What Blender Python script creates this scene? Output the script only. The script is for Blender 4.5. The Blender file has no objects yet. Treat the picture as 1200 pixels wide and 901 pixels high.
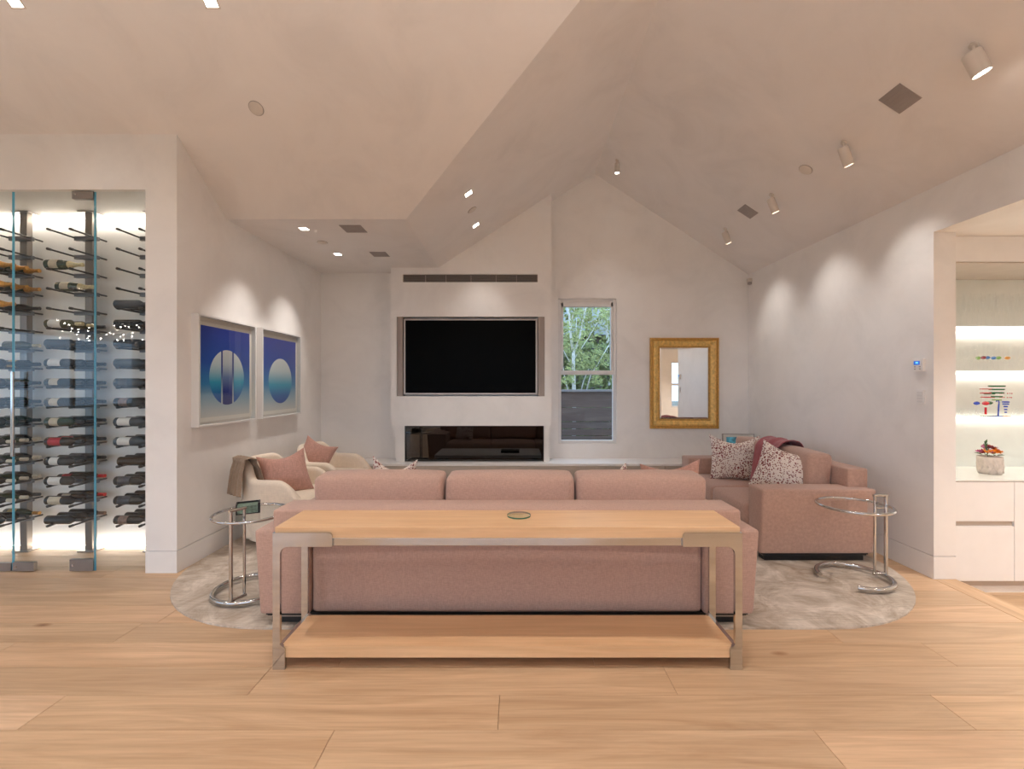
import bpy, bmesh, math, random
from mathutils import Vector, Matrix, noise
random.seed(7)
PI = math.pi
C = bpy.context.scene.collection
SC = bpy.context.scene

# ------------------------------------------------------------------ camera
cam_d = bpy.data.cameras.new('camera')
cam_d.sensor_width = 36.0
cam_d.lens = 16.0
cam_d.shift_x = -5.0 / 1200
cam_d.clip_start = 0.05
cam_d.clip_end = 200
cam = bpy.data.objects.new('camera', cam_d)
C.objects.link(cam)
cam.location = (0, 0, 1.5)
cam.rotation_euler = (PI / 2, 0, 0)
SC.camera = cam

# ------------------------------------------------------------------ world
W = bpy.data.worlds.new('sky'); SC.world = W; W.use_nodes = True
wn = W.node_tree.nodes; wl = W.node_tree.links
wn['Background'].inputs[0].default_value = (0.52, 0.73, 1.0, 1); wn['Background'].inputs[1].default_value = 1.8   # even blue-white evening overcast

# ------------------------------------------------------------------ exposure
SC.view_settings.view_transform = 'Standard'
SC.view_settings.look = 'None'
SC.view_settings.exposure = 0.74
SC.view_settings.gamma = 1.0
SC.view_settings.use_curve_mapping = False
SC.cycles.diffuse_bounces = 6
SC.cycles.transparent_max_bounces = 24
SC.cycles.sample_clamp_indirect = 6.0
SC.cycles.caustics_reflective = False
SC.cycles.caustics_refractive = False
WARM = (1.0, 0.935, 0.88)
P_UP = 62.0       # added unseen uplights that brighten the ceiling
P_DOWN = 18.0      # recessed downlights
P_WASH = 20.0      # cylinder spots washing the plaster wall
P_BAR = 85.0
P_STRIP = 3.6

# ------------------------------------------------------------------ materials
def newmat(name):
    m = bpy.data.materials.new(name); m.use_nodes = True
    return m, m.node_tree.nodes, m.node_tree.links, m.node_tree.nodes['Principled BSDF']
def ramp(n, stops):
    r = n.new('ShaderNodeValToRGB'); e = r.color_ramp.elements
    while len(e) < len(stops): e.new(0.5)
    for i, (p, c) in enumerate(stops):
        e[i].position = p; e[i].color = (*c, 1)
    return r
def simple(name, col, rough=0.5, metal=0.0, var=0.05, scale=6.0, bump=0.0, bscale=80.0, coat=0.0, spec=0.5, space='Object'):
    m, n, l, b = newmat(name)
    tc = n.new('ShaderNodeTexCoord')
    t = n.new('ShaderNodeTexNoise'); t.inputs['Scale'].default_value = scale; t.inputs['Detail'].default_value = 4
    l.new(tc.outputs[space], t.inputs['Vector'])
    r = ramp(n, [(0.3, tuple(max(0, c * (1 - var)) for c in col)), (0.7, tuple(min(1, c * (1 + var)) for c in col))])
    l.new(t.outputs[0], r.inputs[0]); l.new(r.outputs[0], b.inputs['Base Color'])
    b.inputs['Roughness'].default_value = rough; b.inputs['Metallic'].default_value = metal
    b.inputs['Coat Weight'].default_value = coat; b.inputs['Specular IOR Level'].default_value = spec
    if bump:
        t2 = n.new('ShaderNodeTexNoise'); t2.inputs['Scale'].default_value = bscale; t2.inputs['Detail'].default_value = 3
        l.new(tc.outputs[space], t2.inputs['Vector'])
        bp = n.new('ShaderNodeBump'); bp.inputs['Strength'].default_value = bump; bp.inputs['Distance'].default_value = 0.01
        l.new(t2.outputs[0], bp.inputs['Height']); l.new(bp.outputs[0], b.inputs['Normal'])
    return m
def emitter(name, col, strength):
    m, n, l, b = newmat(name)
    b.inputs['Base Color'].default_value = (*col, 1)
    b.inputs['Emission Color'].default_value = (*col, 1); b.inputs['Emission Strength'].default_value = strength
    return m
def plaster(name, col, rough=0.5, spec=0.35):
    m, n, l, b = newmat(name)
    tc = n.new('ShaderNodeTexCoord')
    mp = n.new('ShaderNodeMapping'); mp.inputs['Scale'].default_value = (1, 1, 1)
    l.new(tc.outputs['Object'], mp.inputs[0])
    t = n.new('ShaderNodeTexNoise'); t.inputs['Scale'].default_value = 1.7; t.inputs['Detail'].default_value = 7; t.inputs['Roughness'].default_value = 0.62; t.inputs['Distortion'].default_value = 0.6
    l.new(mp.outputs[0], t.inputs['Vector'])
    r = ramp(n, [(0.3, tuple(c * 0.93 for c in col)), (0.5, col), (0.72, tuple(min(1, c * 1.04) for c in col))])
    l.new(t.outputs[0], r.inputs[0]); l.new(r.outputs[0], b.inputs['Base Color'])
    t2 = n.new('ShaderNodeTexNoise'); t2.inputs['Scale'].default_value = 9; t2.inputs['Detail'].default_value = 6
    l.new(mp.outputs[0], t2.inputs['Vector'])
    mr = n.new('ShaderNodeMapRange'); mr.inputs['To Min'].default_value = rough - 0.1; mr.inputs['To Max'].default_value = rough + 0.12
    l.new(t2.outputs[0], mr.inputs[0]); l.new(mr.outputs[0], b.inputs['Roughness'])
    bp = n.new('ShaderNodeBump'); bp.inputs['Strength'].default_value = 0.12; bp.inputs['Distance'].default_value = 0.01
    l.new(t2.outputs[0], bp.inputs['Height']); l.new(bp.outputs[0], b.inputs['Normal'])
    b.inputs['Specular IOR Level'].default_value = spec
    return m
def wood(name, dark, light, axis=0, scale=1.0, rough=0.45, knots=True, tone=True, contrast=1.0):
    m, n, l, b = newmat(name)
    tc = n.new('ShaderNodeTexCoord'); oi = n.new('ShaderNodeObjectInfo')
    off = n.new('ShaderNodeVectorMath'); off.operation = 'MULTIPLY_ADD'
    cb = n.new('ShaderNodeCombineXYZ')
    for k in range(3): l.new(oi.outputs['Random'], cb.inputs[k])
    l.new(cb.outputs[0], off.inputs[0]); off.inputs[1].default_value = (37, 23, 11)
    l.new(tc.outputs['Object'], off.inputs[2])
    mp = n.new('ShaderNodeMapping'); s = [9.0, 9.0, 9.0]; s[axis] = 0.9
    mp.inputs['Scale'].default_value = [v * scale for v in s]
    l.new(off.outputs[0], mp.inputs[0])
    t = n.new('ShaderNodeTexNoise'); t.inputs['Scale'].default_value = 1.0; t.inputs['Detail'].default_value = 6; t.inputs['Distortion'].default_value = 1.2; t.inputs['Roughness'].default_value = 0.6
    l.new(mp.outputs[0], t.inputs['Vector'])
    mp2 = n.new('ShaderNodeMapping'); s2 = [90.0, 90.0, 90.0]; s2[axis] = 2.5
    mp2.inputs['Scale'].default_value = [v * scale for v in s2]; l.new(off.outputs[0], mp2.inputs[0])
    t2 = n.new('ShaderNodeTexNoise'); t2.inputs['Scale'].default_value = 1.0; t2.inputs['Detail'].default_value = 3
    l.new(mp2.outputs[0], t2.inputs['Vector'])
    r = ramp(n, [(0.3, dark), (0.5, tuple((a + c) / 2 for a, c in zip(dark, light))), (0.68, light)])
    l.new(t.outputs[0], r.inputs[0])
    fine = ramp(n, [(0.3, (1 - 0.10 * contrast,) * 3), (0.6, (1.03,) * 3)]); l.new(t2.outputs[0], fine.inputs[0])
    mx = n.new('ShaderNodeMix'); mx.data_type = 'RGBA'; mx.blend_type = 'MULTIPLY'; mx.inputs[0].default_value = 1
    l.new(r.outputs[0], mx.inputs[6]); l.new(fine.outputs[0], mx.inputs[7]); out = mx.outputs[2]
    if knots:
        mk = n.new('ShaderNodeMapping'); sk = [2.6, 2.6, 2.6]; sk[axis] = 1.1; mk.inputs['Scale'].default_value = sk
        l.new(off.outputs[0], mk.inputs[0])
        v = n.new('ShaderNodeTexVoronoi'); v.inputs['Scale'].default_value = 1.0; l.new(mk.outputs[0], v.inputs['Vector'])
        kr = ramp(n, [(0.015, (0.16, 0.07, 0.03)), (0.035, (0.6, 0.45, 0.33)), (0.075, (1, 1, 1))]); l.new(v.outputs['Distance'], kr.inputs[0])
        m2 = n.new('ShaderNodeMix'); m2.data_type = 'RGBA'; m2.blend_type = 'MULTIPLY'; m2.inputs[0].default_value = 1
        l.new(out, m2.inputs[6]); l.new(kr.outputs[0], m2.inputs[7]); out = m2.outputs[2]
    if tone:
        m3 = n.new('ShaderNodeMix'); m3.data_type = 'RGBA'; m3.blend_type = 'MULTIPLY'; m3.inputs[0].default_value = 1
        l.new(out, m3.inputs[6]); l.new(oi.outputs['Color'], m3.inputs[7]); out = m3.outputs[2]
    l.new(out, b.inputs['Base Color'])
    b.inputs['Roughness'].default_value = rough
    bp = n.new('ShaderNodeBump'); bp.inputs['Strength'].default_value = 0.05; bp.inputs['Distance'].default_value = 0.004
    l.new(t2.outputs[0], bp.inputs['Height']); l.new(bp.outputs[0], b.inputs['Normal'])
    return m
def fabric(name, col, scale=260, var=0.12, rough=0.9, bump=0.35):
    m, n, l, b = newmat(name)
    tc = n.new('ShaderNodeTexCoord')
    fs = []
    for ax in (0, 1):
        mp = n.new('ShaderNodeMapping'); s = [scale * 0.16] * 3; s[0 if ax == 0 else 2] = scale
        if ax == 1: s[1] = scale
        mp.inputs['Scale'].default_value = s; l.new(tc.outputs['Object'], mp.inputs[0])
        t = n.new('ShaderNodeTexNoise'); t.inputs['Scale'].default_value = 1; t.inputs['Detail'].default_value = 2
        l.new(mp.outputs[0], t.inputs['Vector']); fs.append(t)
    a = n.new('ShaderNodeMath'); a.operation = 'ADD'; l.new(fs[0].outputs[0], a.inputs[0]); l.new(fs[1].outputs[0], a.inputs[1])
    h = n.new('ShaderNodeMath'); h.operation = 'MULTIPLY'; h.inputs[1].default_value = 0.5; l.new(a.outputs[0], h.inputs[0])
    r = ramp(n, [(0.36, tuple(c * (1 - var) for c in col)), (0.64, tuple(min(1, c * (1 + var)) for c in col))])
    l.new(h.outputs[0], r.inputs[0]); l.new(r.outputs[0], b.inputs['Base Color'])
    b.inputs['Roughness'].default_value = rough; b.inputs['Specular IOR Level'].default_value = 0.2
    b.inputs['Sheen Weight'].default_value = 0.25; b.inputs['Sheen Roughness'].default_value = 0.5
    bp = n.new('ShaderNodeBump'); bp.inputs['Strength'].default_value = bump; bp.inputs['Distance'].default_value = 0.002
    l.new(h.outputs[0], bp.inputs['Height']); l.new(bp.outputs[0], b.inputs['Normal'])
    return m
def spotted(name):
    m, n, l, b = newmat(name)
    tc = n.new('ShaderNodeTexCoord')
    t = n.new('ShaderNodeTexNoise'); t.inputs['Scale'].default_value = 22; l.new(tc.outputs['Object'], t.inputs['Vector'])
    add = n.new('ShaderNodeVectorMath'); add.operation = 'MULTIPLY_ADD'; add.inputs[1].default_value = (0.03,) * 3
    l.new(t.outputs[1], add.inputs[0]); l.new(tc.outputs['Object'], add.inputs[2])
    v = n.new('ShaderNodeTexVoronoi'); v.inputs['Scale'].default_value = 62; l.new(add.outputs[0], v.inputs['Vector'])
    t3 = n.new('ShaderNodeTexNoise'); t3.inputs['Scale'].default_value = 5; l.new(tc.outputs['Object'], t3.inputs['Vector'])
    mr = n.new('ShaderNodeMapRange'); mr.inputs['From Min'].default_value = 0.3; mr.inputs['From Max'].default_value = 0.7
    mr.inputs['To Min'].default_value = -0.16; mr.inputs['To Max'].default_value = 0.06; l.new(t3.outputs[0], mr.inputs[0])
    ad = n.new('ShaderNodeMath'); ad.operation = 'ADD'; l.new(v.outputs['Distance'], ad.inputs[0]); l.new(mr.outputs[0], ad.inputs[1])
    r = ramp(n, [(0.34, (0.25, 0.075, 0.07)), (0.39, (0.80, 0.72, 0.66))]); l.new(ad.outputs[0], r.inputs[0])
    l.new(r.outputs[0], b.inputs['Base Color']); b.inputs['Roughness'].default_value = 0.85; b.inputs['Specular IOR Level'].default_value = 0.2
    return m
def glass(name, tint, edge=0.0, ior=1.45, rough=0.0):
    m, n, l, b = newmat(name); n.remove(b)
    tr = n.new('ShaderNodeBsdfTransparent'); tr.inputs[0].default_value = (*tint, 1)
    gl = n.new('ShaderNodeBsdfGlossy'); gl.inputs['Roughness'].default_value = rough; gl.inputs[0].default_value = (1, 1, 1, 1)
    fr = n.new('ShaderNodeFresnel'); fr.inputs[0].default_value = ior
    mx = n.new('ShaderNodeMixShader'); l.new(tr.outputs[0], mx.inputs[1]); l.new(gl.outputs[0], mx.inputs[2])
    geo = n.new('ShaderNodeNewGeometry')                     # a thin pane: only its outer faces reflect
    inv = n.new('ShaderNodeMath'); inv.operation = 'SUBTRACT'; inv.inputs[0].default_value = 1.0; l.new(geo.outputs['Backfacing'], inv.inputs[1])
    fin = n.new('ShaderNodeMath'); fin.operation = 'MULTIPLY'; l.new(inv.outputs[0], fin.inputs[1]); l.new(fin.outputs[0], mx.inputs[0])
    if edge:
        lw = n.new('ShaderNodeLayerWeight'); lw.inputs[0].default_value = edge
        mm = n.new('ShaderNodeMath'); mm.operation = 'MAXIMUM'; l.new(lw.outputs[1], mm.inputs[0]); l.new(fr.outputs[0], mm.inputs[1]); l.new(mm.outputs[0], fin.inputs[0])
    else: l.new(fr.outputs[0], fin.inputs[0])
    l.new(mx.outputs[0], n['Material Output'].inputs[0])
    return m

M_WALL = plaster('wall_plaster', (0.87, 0.85, 0.83), 0.46)
M_WALLR = plaster('polished_plaster', (0.87, 0.85, 0.83), 0.34, 0.5)
M_CEIL = plaster('ceiling_plaster', (0.84, 0.805, 0.785), 0.42, 0.4)
M_OAK = wood('oak_floor', (0.48, 0.305, 0.175), (0.67, 0.465, 0.29), 0, 1.0, 0.42)
M_OAKY = wood('oak_threshold', (0.48, 0.305, 0.175), (0.67, 0.465, 0.29), 1, 1.0, 0.42)
M_MAPLE = wood('maple_veneer', (0.66, 0.40, 0.21), (0.80, 0.53, 0.31), 0, 0.8, 0.35, knots=False, tone=False, contrast=0.6)
M_WHITE = simple('white_lacquer', (0.87, 0.855, 0.84), 0.35, var=0.02)
M_TRIM = simple('white_trim', (0.78, 0.77, 0.76), 0.4, var=0.02)
M_TAUPE = simple('taupe_panel', (0.50, 0.43, 0.37), 0.5, var=0.04)
M_PINK = fabric('pink_linen', (0.50, 0.325, 0.262))
M_PINK2 = fabric('dusty_pink_weave', (0.52, 0.295, 0.24), 160, 0.16)
M_ROSE = fabric('rose_throw', (0.36, 0.10, 0.11), 200, 0.15)
M_TAUPEF = fabric('taupe_wool', (0.34, 0.25, 0.18), 200, 0.15)
M_CREAM = fabric('cream_boucle', (0.84, 0.73, 0.60), 120, 0.05)
M_SPOT = spotted('spotted_velvet')
M_BLACK = simple('black_plastic', (0.012, 0.012, 0.013), 0.4, var=0.1)
M_SCREEN = simple('screen_black', (0.003, 0.003, 0.003), 0.35, var=0.1, spec=0.03)
M_CHROME = simple('chrome', (0.60, 0.60, 0.60), 0.07, 1.0, var=0.02)
M_STEEL = simple('brushed_steel', (0.38, 0.36, 0.35), 0.33, 1.0, var=0.06)
M_BRONZE = simple('bronze_steel', (0.26, 0.23, 0.21), 0.4, 0.7, var=0.08)
M_PEG = simple('dark_anodised', (0.035, 0.033, 0.034), 0.4, 0.3, var=0.1)
M_NECKG = simple('bracket_grey', (0.16, 0.17, 0.19), 0.4, 0.4, var=0.05)
M_GREY = simple('grey_mesh', (0.36, 0.32, 0.305), 0.6, var=0.08, bump=0.3, bscale=300)
M_GRILLE = simple('grille_dark', (0.20, 0.17, 0.155), 0.5, var=0.05)
M_GOLD = simple('gilt', (0.84, 0.54, 0.17), 0.42, 0.15, var=0.22, scale=30, bump=0.25, bscale=60)
M_GOLD2 = simple('dark_gilt', (0.60, 0.33, 0.08), 0.45, 0.15, var=0.2, scale=40)
M_MIRROR = simple('mirror_silver', (0.86, 0.87, 0.86), 0.01, 1.0, var=0.005)
M_GLASS = glass('clear_glass', (0.97, 0.985, 0.985))
M_DOORGL = glass('door_glass', (0.955, 0.98, 0.985))
M_FIRE = glass('smoked_glass', (0.20, 0.19, 0.19), ior=1.7)
M_EDGE = simple('glass_edge_cyan', (0.14, 0.48, 0.66), 0.15, var=0.1)
M_WINE = glass('stemware', (0.985, 0.99, 0.99), edge=0.12)
M_RUG = simple('rug_pile', (0.50, 0.43, 0.375), 0.95, var=0.16, scale=9, bump=0.6, bscale=240, spec=0.1)
M_COOL = simple('backsplash_glass', (0.76, 0.79, 0.75), 0.3, var=0.03)
M_FENCE = wood('stained_fence', (0.12, 0.08, 0.068), (0.20, 0.14, 0.12), 0, 1.0, 0.7, knots=False, tone=False)
M_BARK = simple('birch_bark', (0.85, 0.82, 0.78), 0.8, var=0.15, scale=25)
M_LEAF = simple('birch_leaf', (0.34, 0.38, 0.13), 0.6, var=0.45, scale=3)
M_LEAF2 = simple('hedge_leaf', (0.20, 0.25, 0.09), 0.7, var=0.5, scale=4)
M_GROUND = simple('garden_ground', (0.20, 0.17, 0.13), 0.9, var=0.2)
M_HOUSE = simple('neighbour_wall', (0.16, 0.17, 0.18), 0.8, var=0.1)
M_LAMPWHITE = simple('lamp_white', (0.72, 0.66, 0.60), 0.45, var=0.02)
M_LED = emitter('led_face', (1.0, 0.93, 0.84), 14.0)
M_DOWNE = emitter('downlight_face', (1.0, 0.95, 0.88), 9.0)
M_STRIPE = emitter('led_strip', (1.0, 0.90, 0.78), 5.0)
M_STONE = simple('carved_stone', (0.58, 0.50, 0.44), 0.8, var=0.12, scale=25, bump=0.5, bscale=60)

# ------------------------------------------------------------------ helpers
def link(o, parent=None):
    C.objects.link(o)
    if parent: o.parent = parent
    return o
def tag(o, label=None, cat=None, group=None, kind=None):
    if label: o['label'] = label
    if cat: o['category'] = cat
    if group: o['group'] = group
    if kind: o['kind'] = kind
    return o
def thing(name, label, cat, loc=(0, 0, 0), rz=0.0, group=None):
    o = bpy.data.objects.new(name, None); o.empty_display_size = 0.05
    o.location = loc; o.rotation_euler = (0, 0, rz); link(o)
    return tag(o, label, cat, group)
def setting(name):
    o = bpy.data.objects.new(name, None); link(o); o['kind'] = 'structure'
    return o
class MB:
    def __init__(s): s.bm = bmesh.new()
    def box(s, a, b, bev=0.0, seg=2):
        lo = Vector([min(a[i], b[i]) for i in range(3)]); hi = Vector([max(a[i], b[i]) for i in range(3)])
        r = bmesh.ops.create_cube(s.bm, size=1.0)
        for v in r['verts']:
            v.co = Vector([lo[i] + (v.co[i] + 0.5) * (hi[i] - lo[i]) for i in range(3)])
        if bev:
            e = {e for v in r['verts'] for e in v.link_edges}
            bmesh.ops.bevel(s.bm, geom=list(e), offset=bev, segments=seg, affect='EDGES', profile=0.5)
        return s
    def poly(s, pts, axis, d0, d1):
        """extrude 2D polygon pts along axis between d0 and d1"""
        def p3(p, d):
            q = [0, 0, 0]; o = [i for i in range(3) if i != axis]
            q[o[0]], q[o[1]] = p; q[axis] = d
            return q
        A = [s.bm.verts.new(p3(p, d0)) for p in pts]; B = [s.bm.verts.new(p3(p, d1)) for p in pts]
        n = len(pts)
        s.bm.faces.new(A); s.bm.faces.new(list(reversed(B)))
        for i in range(n): s.bm.faces.new([A[i], B[i], B[(i + 1) % n], A[(i + 1) % n]])
        return s
    def tube(s, pts, r, seg=10, closed=False):
        pts = [Vector(p) for p in pts]; n = len(pts); rings = []
        rr = r if isinstance(r, (list, tuple)) else [r] * n
        prev = None
        for i, p in enumerate(pts):
            if closed: t = pts[(i + 1) % n] - pts[(i - 1) % n]
            else: t = pts[min(i + 1, n - 1)] - pts[max(i - 1, 0)]
            t.normalize()
            if prev is None:
                u = t.orthogonal().normalized()
            else:
                u = (prev - t * prev.dot(t)).normalized()
            prev = u; w = t.cross(u)
            rings.append([s.bm.verts.new(p + (u * math.cos(2 * PI * k / seg) + w * math.sin(2 * PI * k / seg)) * rr[i]) for k in range(seg)])
        m = n if closed else n - 1
        for i in range(m):
            a, b = rings[i], rings[(i + 1) % n]
            for k in range(seg): s.bm.faces.new([a[k], a[(k + 1) % seg], b[(k + 1) % seg], b[k]])
        if not closed:
            s.bm.faces.new(list(reversed(rings[0]))); s.bm.faces.new(rings[-1])
        return s
    def lathe(s, prof, seg=16, mat=None, cap=True):
        """prof: list of (radius, height) about local Z"""
        mat = mat or Matrix.Identity(4); rings = []
        for r, z in prof:
            rings.append([s.bm.verts.new(mat @ Vector((r * math.cos(2 * PI * k / seg), r * math.sin(2 * PI * k / seg), z))) for k in range(seg)])
        for i in range(len(rings) - 1):
            a, b = rings[i], rings[i + 1]
            for k in range(seg): s.bm.faces.new([a[k], a[(k + 1) % seg], b[(k + 1) % seg], b[k]])
        if cap:
            s.bm.faces.new(list(reversed(rings[0]))); s.bm.faces.new(rings[-1])
        return s
    def ball(s, c, r, sub=2, sc=(1, 1, 1)):
        q = bmesh.ops.create_icosphere(s.bm, subdivisions=sub, radius=r)
        for v in q['verts']: v.co = Vector((v.co.x * sc[0], v.co.y * sc[1], v.co.z * sc[2])) + Vector(c)
        return s
    def mesh(s, name, smooth=None):
        bmesh.ops.recalc_face_normals(s.bm, faces=s.bm.faces[:])
        me = bpy.data.meshes.new(name); s.bm.to_mesh(me); s.bm.free()
        if smooth is not None:
            for p in me.polygons: p.use_smooth = True
            if smooth < 3.1: me.set_sharp_from_angle(angle=smooth)
        return me
    def build(s, name, mat, parent=None, smooth=None, off=None):
        if off is not None: bmesh.ops.translate(s.bm, verts=s.bm.verts[:], vec=-Vector(off))
        me = s.mesh(name, smooth); me.materials.append(mat)
        o = bpy.data.objects.new(name, me)
        return link(o, parent)
def struct(name, mb, mat, parent=None, smooth=None):
    o = mb.build(name, mat, parent, smooth)
    if parent is None: o['kind'] = 'structure'
    return o
def inst(me, name, parent, loc=(0, 0, 0), rot=(0, 0, 0)):
    o = bpy.data.objects.new(name, me); link(o, parent); o.location = loc; o.rotation_euler = rot
    return o
def copy_tree(o, parent=None):
    c = o.copy(); C.objects.link(c)
    if parent: c.parent = parent
    for ch in list(o.children): copy_tree(ch, c)
    return c
def arc(cx, cy, r, a0, a1, n=6):
    return [(cx + r * math.cos(a0 + (a1 - a0) * i / n), cy + r * math.sin(a0 + (a1 - a0) * i / n)) for i in range(n + 1)]
def lamp_spot(parent, loc, direc, power, angle=1.6, blend=0.8, rad=0.05, col=WARM):
    d = bpy.data.lights.new('lamp_light', 'SPOT'); d.energy = power; d.spot_size = angle; d.spot_blend = blend
    d.shadow_soft_size = rad; d.color = col
    o = bpy.data.objects.new('lamp_light', d); link(o, parent); o.location = loc
    o.rotation_mode = 'QUATERNION'; o.rotation_quaternion = Vector(direc).to_track_quat('-Z', 'Y')
    return o
def lamp_area(parent, loc, direc, power, sx, sy, col=WARM):
    d = bpy.data.lights.new('strip_light', 'AREA'); d.shape = 'RECTANGLE'; d.size = sx; d.size_y = sy; d.energy = power; d.color = col
    o = bpy.data.objects.new('strip_light', d); link(o, parent); o.location = loc
    o.rotation_mode = 'QUATERNION'; o.rotation_quaternion = Vector(direc).to_track_quat('-Z', 'Y')
    return o
def portal(loc, direc, sx, sy):
    d = bpy.data.lights.new('daylight_portal', 'AREA'); d.shape = 'RECTANGLE'; d.size = sx; d.size_y = sy
    d.cycles.is_portal = True
    o = bpy.data.objects.new('daylight_portal', d); link(o); o.location = loc
    o.rotation_mode = 'QUATERNION'; o.rotation_quaternion = Vector(direc).to_track_quat('-Z', 'Z')

# ------------------------------------------------------------------ room shell
XL, XR, YB, YF = -2.70, 3.217, 6.30, 3.62         # living-room side walls, back wall, cellar-wall face
XO, YR = -8.5, -3.5                               # far side wall and rear wall behind the camera
BASE = 0.172
def slope_r(x): return 4.42 - 0.655 * (x - 1.08)
def slope_m(x): return 4.42 - 0.655 * (1.08 - x)
def slope_c(y): return 3.04 + 0.726 * (4.24 - y)

def walled(root, ax, f0, f1, a0, a1, ztop, holes=()):
    """wall slab: ax=0 runs along X (thickness f0..f1 in Y), ax=1 runs along Y (thickness in X); recessed groove above the baseboard"""
    def bx(mb, u0, u1, z0, z1, ins=0.0):
        s = 1 if f1 > f0 else -1
        g0, g1 = f0 + s * ins, f1 - s * ins
        if ax == 0: mb.box((u0, g0, z0), (u1, g1, z1))
        else: mb.box((g0, u0, z0), (g1, u1, z1))
    mb = MB()
    cuts = sorted({a0, a1} | {h[0] for h in holes} | {h[1] for h in holes})
    for u0, u1 in zip(cuts[:-1], cuts[1:]):
        h = [q for q in holes if q[0] <= u0 + 1e-6 and q[1] >= u1 - 1e-6]
        if not h: bx(mb, u0, u1, BASE + 0.007, ztop)
        else:
            q = h[0]
            if q[2] > BASE + 0.007: bx(mb, u0, u1, BASE + 0.007, q[2])
            if q[3] < ztop: bx(mb, u0, u1, q[3], ztop)
    return mb

# back wall with the window hole
WX0, WX1, WZ0, WZ1 = 0.58, 1.39, 0.68, 2.69
mb = walled(None, 0, YB, YB + 0.2, XL - 0.25, XR + 0.2, 3.04, [(WX0, WX1, WZ0, WZ1)])
mb.poly([(-1.03, 3.04), (XR + 0.2, 3.04), (XR + 0.2, slope_r(XR) + .02), (1.08, 4.45), (-1.03, 3.06)], 1, YB, YB + 0.2)
mb.box((XL - .25, YB + 0.015, 0), (XR + .2, YB + 0.19, BASE + 0.01))
struct('wall_back', mb, M_WALL)
# wall at the pictures
mb = walled(None, 1, XL, XL - 0.25, YF, YB, 3.50)
mb.bm.free(); mb = MB()
mb.poly([(YF, BASE + .007), (YB, BASE + .007), (YB, 3.06), (4.24, 3.06), (YF, slope_c(YF) + .02)], 0, XL, XL - 0.25)
mb.box((XL - .012, YF + .012, 0), (XL - .238, YB, BASE + .01))
struct('wall_left', mb, M_WALL)
# wine-cellar wall: header, far pier
mb = MB(); mb.box((XL - .25, YF, 3.05), (-6.0, YF + .12, 3.52)); mb.box((XO, YF, 0), (-6.0, YF + .2, 3.52))
struct('wall_cellar', mb, M_WALL)
mb = MB(); mb.box((-6.0, 4.22, 0), (XL - .25, 4.34, 3.2)); mb.box((-6.0, YF + .12, 0), (-6.1, 4.34, 3.2)); struct('wall_cellar_back', mb, M_WALL)
mb = MB(); mb.box((-6.1, YF + .12, 3.055), (XL - .25, 4.34, 3.2)); struct('ceiling_cellar', mb, M_WALL)
# right wall with the wide opening to the bar
OY0, OY1, OZ = 0.2, 3.507, 2.675
mb = walled(None, 1, XR, XR + .17, YR, YB, 3.04, [(OY0, OY1, -.2, OZ)])
mb.box((XR + .012, OY1 + .012, 0), (XR + .158, YB, BASE + .01)); mb.box((XR + .012, YR, 0), (XR + .158, OY0 - .012, BASE + .01))
struct('wall_right', mb, M_WALLR)
# rear and far walls with windows behind the camera
mb = walled(None, 0, YR, YR - .2, XO - .2, XR + .2, 4.6, [(-7.6, -3.6, .0, 2.5), (-2.6, 1.4, 0.0, 2.5)]); struct('wall_rear', mb, M_WALL)
mb = walled(None, 1, XO, XO - .2, YR, YF + .2, 4.6, [(-3.0, 1.6, .75, 2.45)]); mb.box((XO, YR, 0), (XO - .2, YF, BASE + .01)); struct('wall_far_left', mb, M_WALL)
# baseboards
def base(name, a, b):
    mb = MB(); mb.box(a, b); return struct(name, mb, M_TRIM if False else M_WALL)
base('baseboard_left', (XL, YF + .0201, 0), (XL - .02, YB, BASE))
mb = MB(); mb.box((XL, YF - .0005, 0), (XL - .25, YF + .02, BASE)); struct('baseboard_pier', mb, M_WALL)
base('baseboard_right', (XR, OY1 + .0201, 0), (XR + .02, YB, BASE))
mb = MB(); mb.box((XR, OY1 - .0005, 0), (XR + .17, OY1 + .02, BASE)); struct('baseboard_jamb', mb, M_WALLR)
base('baseboard_back', (XL, YB, 0), (XR, YB + .02, BASE))
base('baseboard_rear', (-3.6, YR, 0), (-2.6, YR - .02, BASE))

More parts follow.
